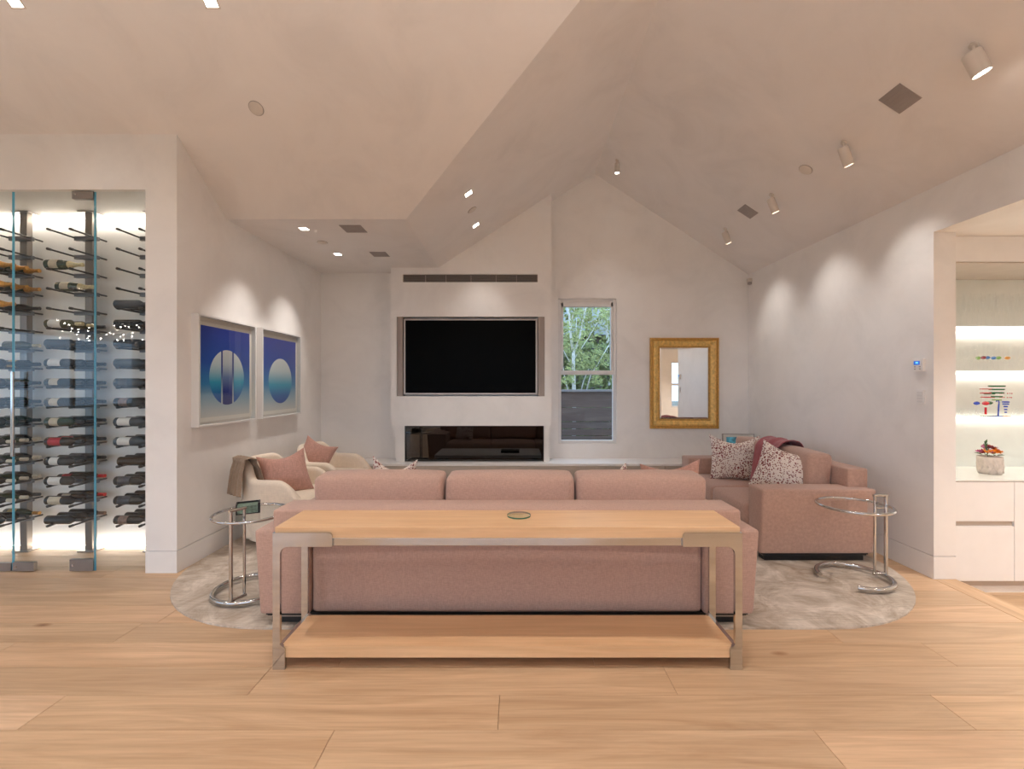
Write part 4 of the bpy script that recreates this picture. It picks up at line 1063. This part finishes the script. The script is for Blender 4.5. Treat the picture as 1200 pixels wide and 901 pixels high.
CP = {'black': simple('capsule_black', (.02, .02, .022), .4), 'gold': simple('capsule_gold', (.62, .30, .06), .35, .4, var=.3, scale=60), 'red': simple('capsule_red', (.55, .015, .012), .4), 'white': simple('capsule_white', (.62, .56, .46), .5), 'pale': simple('capsule_pale_gold', (.62, .52, .30), .4, .3, var=.2, scale=60), 'bronze': simple('capsule_bronze', (.20, .10, .05), .4)}
RX = Matrix.Rotation(PI / 2, 4, 'Y')
def bprof(kind):
    if kind == 'champagne': return [(.001, 0), (.036, .0), (.0435, .006), (.0435, .13), (.041, .155), (.032, .19), (.021, .225), (.0155, .25), (.0145, .27), (.0145, .30)]
    if kind == 'burgundy': return [(.001, 0), (.036, 0), (.041, .006), (.041, .14), (.038, .165), (.028, .195), (.018, .222), (.0145, .24), (.0142, .262)]
    return [(.001, 0), (.033, 0), (.0380, .005), (.0380, .185), (.0365, .200), (.027, .216), (.0170, .230), (.0148, .245), (.0142, .262)]
BM = {}
for kind in ('bordeaux', 'champagne', 'burgundy'):
    for g in GB:
        mb = MB(); mb.lathe(bprof(kind), 18, RX, cap=False); me = mb.mesh('bottle_body', .7); me.materials.append(GB[g]); BM[kind, g] = me
def arc_sheet(r, x0, x1, a0, a1, n=8):
    mb = MB(); A_ = [];
    for k in range(n + 1):
        a = a0 + (a1 - a0) * k / n
        A_.append([mb.bm.verts.new((x, r * math.cos(a), r * math.sin(a))) for x in (x0, x1)])
    for k in range(n): mb.bm.faces.new([A_[k][0], A_[k][1], A_[k + 1][1], A_[k + 1][0]])
    return mb.mesh('bottle_label', 3.14)
LM = {}
for kind, rr in (('bordeaux', .0384), ('champagne', .0439), ('burgundy', .0414)):
    for c in LB:
        for wide in (0, 1):
            me = arc_sheet(rr, .035, .105 + .035 * wide, PI * .62, PI * 1.32) if wide else arc_sheet(rr, .045, .12, PI * .55, PI * 1.25)
            me.materials.append(LB[c]); LM[kind, c, wide] = me
CM = {}
for kind in ('bordeaux', 'champagne', 'burgundy'):
    for c in CP:
        mb = MB()
        if kind == 'champagne': mb.lathe([(.0325, .190), (.0218, .225), (.0162, .25), (.0152, .27), (.0170, .292), (.0170, .303), (.001, .304)], 16, RX, cap=False)
        else: mb.lathe([(.0153, .246), (.0149, .262), (.0150, .298), (.0155, .299), (.0155, .304), (.001, .3045)], 16, RX, cap=False)
        me = mb.mesh('capsule', .8); me.materials.append(CP[c]); CM[kind, c] = me
RW = ['top', 'second', 'third', 'fourth', 'fifth', 'sixth', 'seventh', 'eighth', 'ninth', 'tenth', 'eleventh', 'twelfth', 'thirteenth', 'fourteenth', 'fifteenth', 'bottom']
SL = ['front', 'middle', 'rear']
NAMEC = {'dark': 'black', 'green': 'green', 'olive': 'olive', 'brown': 'brown', 'grey': 'slate'}
def bottle(pi, r, s, kind, g, lab, cap, shift=0.0, wide=0):
    x = POSTS[pi][0] - .145 + shift; y = 3.882 + .104 * s; z = ROWZ[r] + (.004 if kind == 'champagne' else 0)
    d = NAMEC[g] + ' wine bottle'
    if lab: d += ', ' + lab + ' label' if cap in ('black',) else ', ' + cap + ' capsule'
    else: d += ', ' + cap + ' capsule'
    pos = ['door handle post', 'door hinge post', 'white wall post'][pi]
    t = thing('wine_bottle', '%s, %s of %s row, %s' % (d, SL[s], RW[r], pos), 'wine bottle', (x, y, z), group='wine bottles on the %s' % pos)
    roll = random.uniform(-.35, .35)
    inst(BM[kind, g], 'bottle_body', t)
    if lab: inst(LM[kind, lab, wide], 'bottle_label', t, rot=(roll, 0, 0))
    inst(CM[kind, cap], 'capsule', t)
rb = random.Random(5)
def R_(pi, r, spec):
    for s, q in enumerate(spec):
        if q: bottle(pi, r, s, *q)
B_, Ch, Bu = 'bordeaux', 'champagne', 'burgundy'
dk = (B_, 'dark', None, 'black')
# handle post
R_(0, 2, [(Ch, 'green', None, 'gold')] * 3); R_(0, 3, [(Ch, 'green', None, 'gold')] * 3)
R_(0, 4, [(Ch, 'green', None, 'gold'), None, (Bu, 'dark', None, 'black')])
R_(0, 6, [None, None, (Bu, 'olive', None, 'pale')]); R_(0, 7, [dk, None, (B_, 'dark', 'tan', 'black')])
for r in (8, 9, 10): R_(0, r, [(B_, 'dark', 'cream' if r == 9 else None, 'black'), (B_, 'green', None, 'black'), (Bu, 'green', None, 'black')])
for r in (11, 12, 13): R_(0, r, [(Bu, 'dark', None, 'white'), (Bu, 'green', None, 'white'), (Bu, 'dark', None, 'white')])
R_(0, 14, [(Bu, 'dark', None, 'white'), (Bu, 'green', None, 'white'), (Bu, 'dark', None, 'black')])
R_(0, 15, [dk, (B_, 'dark', None, 'black'), (Bu, 'green', 'tan', 'gold')])
# hinge post
R_(1, 2, [(Ch, 'green', 'cream', 'pale'), None, None]); R_(1, 3, [None, (Ch, 'green', 'cream', 'pale', -.01), None])
R_(1, 5, [(B_, 'olive', 'white', 'pale', 0, 1), (B_, 'olive', 'white', 'pale'), (B_, 'olive', None, 'black')])
R_(1, 6, [(B_, 'grey', None, 'black'), dk, dk])
R_(1, 7, [(B_, 'dark', 'white', 'black', 0, 1), dk, dk]); R_(1, 8, [(B_, 'dark', 'cream', 'black'), dk, dk])
R_(1, 9, [(B_, 'dark', 'cream', 'black'), dk, dk]); R_(1, 10, [(B_, 'green', 'cream', 'black'), (B_, 'dark', None, 'black'), dk])
R_(1, 10, [None, None, None]); R_(1, 11, [(B_, 'brown', 'red', 'black', 0, 1), (B_, 'brown', 'red', 'black', 0, 1), dk])
R_(1, 12, [(B_, 'dark', 'white', 'black'), dk, (B_, 'dark', None, 'black')]); R_(1, 13, [(B_, 'dark', 'white', 'black', 0, 1), (B_, 'brown', 'red', 'black'), (B_, 'brown', None, 'red')])
R_(1, 14, [(B_, 'dark', 'cream', 'black', 0, 1), (B_, 'brown', 'cream', 'black'), (B_, 'brown', None, 'red')])
R_(1, 15, [(B_, 'dark', None, 'black'), (B_, 'dark', None, 'black'), (B_, 'dark', None, 'bronze')])
# wall post
for r in range(4, 16):
    f = {4: (B_, 'grey', None, 'black'), 5: (B_, 'dark', None, 'black'), 8: (B_, 'grey', 'black', 'black'), 9: (B_, 'dark', 'bronze', 'black'), 10: (B_, 'grey', 'white', 'black', 0, 1), 11: (B_, 'grey', 'white', 'black', 0, 1),
         12: (B_, 'brown', None, 'black', .03), 13: (B_, 'dark', 'black', 'black', 0, 1), 14: (B_, 'dark', 'black', 'black', 0, 1), 15: (B_, 'dark', 'bronze', 'black')}.get(r, (B_, 'grey', None, 'black'))
    R_(2, r, [f, dk, dk])

# frameless glass front
def pane(x0, x1, label, fit, handle=None):
    t = thing('glass_door', label, 'glass door', ((x0 + x1) / 2, GY, 0))
    c = (x0 + x1) / 2
    mb = MB(); mb.box((x0 - c + .003, -.004, .008), (x1 - c - .003, .004, 3.046)); mb.build('glass_pane', M_DOORGL, t)
    for q in (x0 - c + .001, x1 - c - .004):
        mb = MB(); mb.box((q, -.0042, .008), (q + .003, .0042, 3.046)); mb.build('glass_edge', M_EDGE, t)
    for (a, b, z0, z1) in fit:
        mb = MB(); mb.box((a - c, -.016, z0), (b - c, .016, z1), .002, 1); mb.build('patch_fitting', M_STEEL, t)
        mb = MB(); mb.tube([(a - c + .03, -.020, (z0 + z1) / 2), (a - c + .03, -.015, (z0 + z1) / 2)], .008, 12); mb.build('screw', M_CHROME, t)
    if handle:
        mb = MB(); mb.tube([(handle - c, -.055, .93), (handle - c, -.055, 1.60)], .0125, 14); o = mb.build('handle', M_CHROME, t, smooth=.8)
        for z in (1.0, 1.53):
            mb = MB(); mb.tube([(handle - c, -.055, z), (handle - c, -.006, z)], .008, 10); mb.build('handle_standoff', M_CHROME, t, smooth=.8)
pane(-3.380, -2.952, 'fixed clear glass panel beside the white wall end', [])
pane(-4.035, -3.383, 'clear glass cellar door with tall chrome pull handle', [(-3.575, -3.385, .008, .10), (-3.555, -3.385, 2.985, 3.046), (-4.03, -3.86, .008, .075)], -3.985)
pane(-4.70, -4.040, 'clear glass panel at the photo edge beyond the handle door', [(-4.21, -4.045, .008, .070)])
pane(-6.0, -4.705, 'wide fixed glass panel outside the photo frame', [])
# cellar LED coves
for z, dz, nm, lb in ((3.03, -.4, 'led_strip', 'thin glowing LED strip along the top of cellar wall'), (.022, .4, 'led_strip', 'thin glowing LED strip along the foot of cellar wall')):
    t = thing(nm, lb, 'light', (-4.47, 4.205, z - .012 if z < 1 else z))
    mb = MB(); mb.box((-1.52, -.006, 0), (1.51, .008, .012)); mb.build('diffuser', M_STRIPE, t)
    lamp_area(t, (0, -.03, .0), (0, .55, -1 if z > 1 else 1), P_STRIP, 3.0, .03, (1, .87, .74))

# ------------------------------------------------------------------ bar
bc = thing('bar_cabinet', 'white flat-front bar base cabinet with finger groove beyond the wall opening', 'cabinet', (4.0, 3.6, -.16))
bcx = [XR + .172, 3.94, 4.62, 5.3, 6.39]
mb = MB(); mb.box((bcx[0], 3.622, -.10), (6.39, 4.188, .712)); rel(bc, mb).build('carcass', M_TAUPE, bc)
mb = MB(); mb.box((bcx[0], 3.635, -.16), (6.39, 3.66, -.100)); rel(bc, mb).build('plinth', M_WHITE, bc)
mb = MB(); mb.box((3.90, 3.628, -.082), (6.2, 3.634, -.066)); rel(bc, mb).build('toe_kick_vent', M_BLACK, bc)
for i in range(4):
    a, b = bcx[i] + .0015, bcx[i + 1] - .0015
    if i == 0:
        mb = MB(); mb.box((a, 3.60, .418), (b, 3.621, .730), .0012, 1); rel(bc, mb).build('drawer_front', M_WHITE, bc)
        mb = MB(); mb.box((a, 3.60, -.055), (b, 3.621, .378), .0012, 1); rel(bc, mb).build('door', M_WHITE, bc)
        mb = MB(); mb.box((a, 3.612, .380), (b - .012, 3.6215, .416)); rel(bc, mb).build('finger_groove', M_TAUPE, bc)
    else:
        mb = MB(); mb.box((a, 3.60, -.055), (b, 3.621, .730), .0012, 1); rel(bc, mb).build('door', M_WHITE, bc)
wt = thing('countertop', 'thin white stone countertop over the bar cabinet', 'countertop', (4.9, 3.9, .734))
mb = MB(); mb.box((bcx[0], 3.596, .7335), (6.39, 4.188, .7455), .001, 1); rel(wt, mb).build('slab', simple('pale_quartz', (.76, .77, .73), .18, var=.02), wt)
sf = thing('upper_panel', 'plain white upper cabinet band above the glassware niche', 'cabinet', (4.9, 3.6, 2.47))
mb = MB(); mb.box((bcx[0], 3.602, 2.473), (6.39, 4.188, OZ - .002), .001, 1); rel(sf, mb).build('panel', M_WHITE, sf)
mb = MB(); mb.box((bcx[0], 3.61, 2.463), (6.39, 4.188, 2.472)); rel(sf, mb).build('shadow_gap', M_TAUPE, sf)
SHZ = [1.992, 1.612, 1.222]
for z, lb in zip(SHZ, ('top glass shelf with tall stemware in the bar niche', 'middle glass shelf with coloured-stem glasses in the bar niche', 'lowest glass shelf with striped glasses in the bar niche')):
    t = thing('glass_shelf', lb, 'shelf', (4.9, 4.03, z))
    mb = MB(); mb.box((bcx[0] - 4.9 + .001, -.155, -.010), (1.48, .157, 0)); mb.build('glass_plate', M_GLASS, t)
    mb = MB(); mb.box((bcx[0] - 4.9 + .001, -.163, -.010), (1.48, -.156, .001)); mb.build('lit_edge', emitter('shelf_edge_led', (1, .93, .85), 1.6), t)
    mb = MB(); mb.box((bcx[0] - 4.9 + .001, .145, -.020), (1.48, .157, -.0105)); mb.build('led_strip', emitter('shelf_led', (1, .92, .82), 3.0), t)
    lamp_area(t, (-.3, .135, -.024), (0, .15, -1), 1.3, 2.4, .02, (1, .88, .76))
for x, y in ((4.0, 2.6), (5.3, 2.6), (4.0, 1.0), (5.3, 1.0)):
    downlight((x, y, OZ), N_FLAT, 'recessed downlight in the bar room ceiling', P_BAR, group='bar room downlights')

# stemware
def stem_mesh(kind):
    mb = MB()
    if kind == 'flute': p = [(.033, 0), (.033, .002), (.006, .006), (.0035, .02), (.0035, .12), (.010, .135), (.026, .17), (.032, .21), (.031, .26), (.027, .30)]
    elif kind == 'wine': p = [(.032, 0), (.032, .002), (.006, .006), (.004, .02), (.004, .085), (.012, .095), (.034, .12), (.040, .155), (.037, .19), (.031, .225)]
    elif kind == 'goblet': p = [(.035, 0), (.035, .003), (.007, .008), (.0055, .02), (.0055, .095), (.016, .105), (.030, .14), (.036, .20), (.038, .245)]
    else: p = [(.001, .001), (.030, 0), (.033, .01), (.035, .085)]
    mb.lathe(p, 20, cap=False); me = mb.mesh('bowl', 3.14); me.materials.append(M_WINE); return me
SM = {k: stem_mesh(k) for k in ('flute', 'wine', 'goblet', 'tumbler')}
mbb = MB(); mbb.ball((0, 0, 0), .019, 2, (1.1, 1.1, .8)); BEAD = mbb.mesh('stem_bead', 3.14)
BEADM = {}
COL = {'green': (.16, .38, .04), 'maroon': (.22, .01, .03), 'blue': (.03, .17, .50), 'orange': (.85, .33, .01), 'royal blue': (.01, .06, .50), 'red': (.60, .01, .02), 'dark green': (.01, .13, .04)}
for c, v in COL.items():
    me = BEAD.copy(); me.materials.clear(); me.materials.append(simple('bead_' + c.replace(' ', '_'), v, .2, coat=.4)); BEADM[c] = me
def glassx(px, Y): return (px - 605) / 533.3 * Y
def glass_thing(kind, px, Y, z, label, group, bead=None, bz=.125, sc=1.0, bs=1.0):
    t = thing('stemmed_glass' if kind != 'tumbler' else 'tumbler', label, 'glass', (glassx(px, Y), Y, z + .0008), group=group); t.scale = (sc, sc, sc)
    inst(SM[kind], 'bowl', t)
    if bead:
        b = inst(BEADM[bead], 'stem_bead', t, (0, 0, bz)); b.scale = (bs, bs, bs)
    return t
for i, (px, Y) in enumerate(((1126, 4.12), (1133, 3.96), (1139, 4.12), (1145, 3.96), (1150, 4.12), (1155, 4.02), (1162, 3.96), (1166, 4.12), (1171, 4.02), (1178, 3.96), (1182, 4.12), (1189, 4.02), (1195, 3.96), (1199, 4.12))):
    glass_thing('flute', px, Y, SHZ[0], 'clear tall stemmed glass on the top lit glass shelf', 'clear stemware on the top shelf', sc=1.0)
for px, c, Y in ((1146.5, 'green', 4.0), (1152.5, 'maroon', 3.95), (1157, 'blue', 3.94), (1164.5, 'blue', 4.0), (1170, 'green', 3.98), (1180.5, 'orange', 4.0)):
    near = {1146.5: ' beside the maroon one', 1152.5: '', 1157: ' beside the maroon one', 1164.5: ' beside another green one', 1170: ' between blue and orange', 1180.5: ''}[px]
    glass_thing('goblet', px, Y, SHZ[1], 'tall glass with %s bead stem%s, middle shelf' % (c, near), 'bead-stem glasses on the middle shelf', c, .120, bs=.95)
for px, Y in ((1124, 4.1), (1130, 3.98), (1137, 4.1), (1140, 3.95), (1161, 4.12), (1176, 4.12), (1187, 4.05), (1194, 3.95), (1199, 4.1)):
    glass_thing('wine', px, Y, SHZ[1], 'clear wine glass on the middle lit glass shelf', 'clear glasses on the middle shelf')
for px, Y in ((1125, 4.1), (1129, 3.97), (1134, 4.08), (1139, 3.97), (1144, 4.1), (1148, 3.97), (1190, 4.08), (1195, 3.97)):
    glass_thing('tumbler', px, Y, SHZ[2], 'clear tumbler on the lowest lit glass shelf', 'tumblers on the lowest shelf', sc=.8)
ORD = ['first', 'second', 'third', 'fourth', 'fifth', 'sixth', 'seventh', 'eighth', 'ninth', 'tenth', 'eleventh', 'twelfth', 'thirteenth', 'fourteenth']
for grp, what in (('clear stemware on the top shelf', 'clear tall stemmed glass, %s from the white jamb, top shelf'), ('clear glasses on the middle shelf', 'clear wine glass, %s clear one from the white jamb, middle shelf'), ('tumblers on the lowest shelf', 'clear tumbler, %s from the white jamb, lowest shelf')):
    for q, o in enumerate(sorted([o for o in C.objects if o.get('group') == grp], key=lambda o: (o.location.x / o.location.y))): o['label'] = what % ORD[q]
def bands(t, lst):
    for z, r, h, c in lst:
        mb = MB(); mb.lathe([(r, z), (r * 1.02, z + h)], 20, cap=False)
        mb.build('painted_band', BEADM[c].materials[0], t, smooth=3.14)
g = glass_thing('goblet', 1144.5, 3.94, SHZ[2], 'stemmed glass with royal blue ball beside the tumblers', None, 'royal blue', .115, bs=1.05)
g = glass_thing('goblet', 1155, 3.93, SHZ[2] , 'stemmed glass with red ball and red stripes on lowest shelf', None, 'red', .115, bs=1.2); bands(g, [(.165, .034, .006, 'red'), (.20, .0365, .007, 'red'), (.235, .0385, .006, 'red'), (.02, .008, .06, 'red'), (.0035, .034, .003, 'dark green')])
g = glass_thing('goblet', 1159.5, 4.03, SHZ[2], 'stemmed glass with dark green ball behind the red-ball glass', None, 'dark green', .115, bs=1.1); bands(g, [(.16, .034, .008, 'red'), (.19, .0365, .008, 'dark green')])
g = glass_thing('goblet', 1168, 3.93, SHZ[2], 'large green-striped glass with hooked blue stem on lowest shelf', None, None, sc=1.08); bands(g, [(.13, .028, .006, 'green'), (.155, .034, .009, 'dark green'), (.185, .042, .010, 'dark green'), (.212, .046, .010, 'dark green'), (.238, .050, .011, 'dark green'), (.002, .036, .004, 'blue'), (.0, .034, .003, 'orange')])
mb = MB(); mb.tube([(.012, 0, .004), (.014, 0, .06), (.018, 0, .11), (.016, 0, .125), (.004, 0, .130), (-.004, 0, .12)], .005, 8); mb.build('hooked_stem', BEADM['royal blue'].materials[0], g, smooth=3.14)
g = glass_thing('goblet', 1178.5, 3.94, SHZ[2], 'stemmed glass with stacked blue stripes and red dots', None, None, sc=1.0); bands(g, [(.032, .008, .010, 'royal blue'), (.055, .010, .011, 'royal blue'), (.080, .013, .012, 'royal blue'), (.103, .021, .010, 'royal blue'), (.120, .024, .012, 'royal blue'), (.002, .034, .003, 'orange')])
for a in range(6):
    for zz, rr in ((.165, .034), (.20, .037)):
        mb = MB(); mb.ball((rr * math.cos(a * 1.05), rr * math.sin(a * 1.05), zz), .005, 1); mb.build('painted_dot', BEADM['red'].materials[0], g)

# flower pot on the counter
fp = thing('flower_pot', 'carved pale stone pot of mixed bright flowers on the bar counter', 'flowers', (glassx(1160, 3.86), 3.86, .7458))
mb = MB(); mb.lathe([(.001, .0), (.088, .0), (.098, .02), (.104, .09), (.100, .160), (.092, .163), (.088, .14), (.001, .135)], 32, cap=False)
for v in mb.bm.verts:
    a = math.atan2(v.co.y, v.co.x)
    if v.co.z > .01 and v.co.xy.length > .09: v.co.x *= 1 + .03 * math.sin(a * 9 + v.co.z * 40); v.co.y *= 1 + .03 * math.sin(a * 9 + v.co.z * 40)
mb.build('pot', M_STONE, fp, smooth=3.14)
for k in range(9):
    a = -PI + PI * k / 8
    mb = MB(); mb.ball((0, 0, 0), .036, 2, (.55, .22, 1.35)); o = mb.build('carved_leaf', M_STONE, fp, smooth=3.14)
    o.location = (.100 * math.cos(a), .100 * math.sin(a), .055 + .045 * (k % 2)); o.rotation_euler = (.0, .4 * (-1) ** k, a + PI / 2)
fm = {c: simple('petal_' + c, v, .6, var=.3, scale=60) for c, v in (('orange', (.85, .25, .02)), ('red', (.45, .02, .03)), ('purple', (.16, .04, .22)), ('pink', (.55, .18, .30)), ('magenta', (.35, .03, .12)))}
rf = random.Random(4)
for k in range(26):
    a = rf.uniform(0, 2 * PI); r = .085 * math.sqrt(rf.random()); c = rf.choice(list(fm)); zz = .180 + .085 * (1 - r / .09) + rf.uniform(-.01, .02)
    if k < 4: a = -PI / 2 + (k - 1.5) * .45; r = .07; c = 'orange'; zz = .205
    bm2 = bmesh.new()
    for q in range(8):
        b = q * PI / 4
        u = Vector((math.cos(b), math.sin(b), .35)); w = Vector((-math.sin(b), math.cos(b), 0))
        vs = [bm2.verts.new(p) for p in (Vector((0, 0, 0)), u * .018 + w * .012, u * .034 + Vector((0, 0, .003)), u * .018 - w * .012)]
        bm2.faces.new(vs)
    mb = MB(); mb.bm.free(); mb.bm = bm2; mb.ball((0, 0, .004), .007, 1)
    o = mb.build('blossom', fm[c], fp); o.location = (r * math.cos(a), r * math.sin(a), zz); o.rotation_euler = (rf.uniform(-.3, .9), rf.uniform(-.6, .6), rf.uniform(0, 3))
ml = simple('bouquet_leaf', (.05, .11, .03), .5, var=.4, scale=20)
for k in range(18):
    a = rf.uniform(0, 2 * PI); L = rf.uniform(.04, .07)
    if k > 13: a = PI + .1 * (k - 14); 
    mb = MB(); vs = [mb.bm.verts.new(p) for p in ((0, 0, 0), (L * .5, L * .2, .01), (L, 0, .0), (L * .5, -L * .2, .01))]; mb.bm.faces.new([vs[0], vs[1], vs[2]]); mb.bm.faces.new([vs[0], vs[2], vs[3]])
    o = mb.build('leaf', ml, fp)
    if k > 13: o.location = (-.045 - .009 * (k - 14), -.02, .20 + .022 * (k - 14)); o.rotation_euler = (0, -1.0, .3)
    else: o.location = (.06 * math.cos(a), .06 * math.sin(a), .175); o.rotation_euler = (0, -.2, a)
mb = MB(); mb.tube([(-.04, -.02, .16), (-.07, -.02, .25), (-.085, -.02, .285)], .003, 6); mb.build('stem', ml, fp)

fp.scale = (.80, .80, .90)
# chandelier over the dining side: its small bulbs sparkle in the cellar glass
ch = thing('chandelier', 'cluster chandelier of small clear bulbs seen mirrored in cellar glass', 'chandelier', (-5.75, 1.0, 2.25))
mb = MB(); mb.tube([(0, 0, .1), (0, 0, 1.15)], .008, 8); mb.build('rod', M_CHROME, ch)
mb = MB(); mb.tube([(-.62, 0, .1), (.62, 0, .1)], .012, 8); mb.build('bar', M_CHROME, ch)
mb = MB(); mb.ball((0, 0, 0), .011, 2); BULB = mb.mesh('bulb', 3.14); BULB.materials.append(emitter('bulb_glow', (1, .93, .85), 30))
rc = random.Random(9)
for k in range(46):
    inst(BULB, 'bulb', ch, (rc.uniform(-.62, .62), rc.uniform(-.22, .22), rc.uniform(-.14, .12)))

# added bowl uplights, unseen behind the camera, put in to brighten the ceiling
def bowl(loc, label):
    t = thing('fill_uplight', label, 'added fill light', loc)
    mb = MB(); mb.lathe([(.02, -.12), (.12, -.10), (.20, -.04), (.22, .02), (.212, .02), (.19, -.035), (.11, -.09), (.02, -.11)], 32, cap=False); mb.build('bowl_shade', M_LAMPWHITE, t, smooth=3.14)
    mb = MB(); mb.tube([(0, 0, -.11), (0, 0, 1.3)], .006, 8); mb.build('rod', M_BLACK, t)
    lamp_spot(t, (0, 0, .03), (0, 0, 1), P_UP, 2.9, .5, .12)
for x, y, lb in ((-3.0, -1.4, 'added bowl uplight over the kitchen side, farther from the bar'), (1.6, -1.4, 'added bowl uplight behind the view, closer to the bar'), (-.6, -1.4, 'added bowl uplight behind the view, the middle one'), (-5.6, -1.0, 'added bowl uplight behind the view, beside the far windows')):
    bowl((x, y, 2.0), lb)
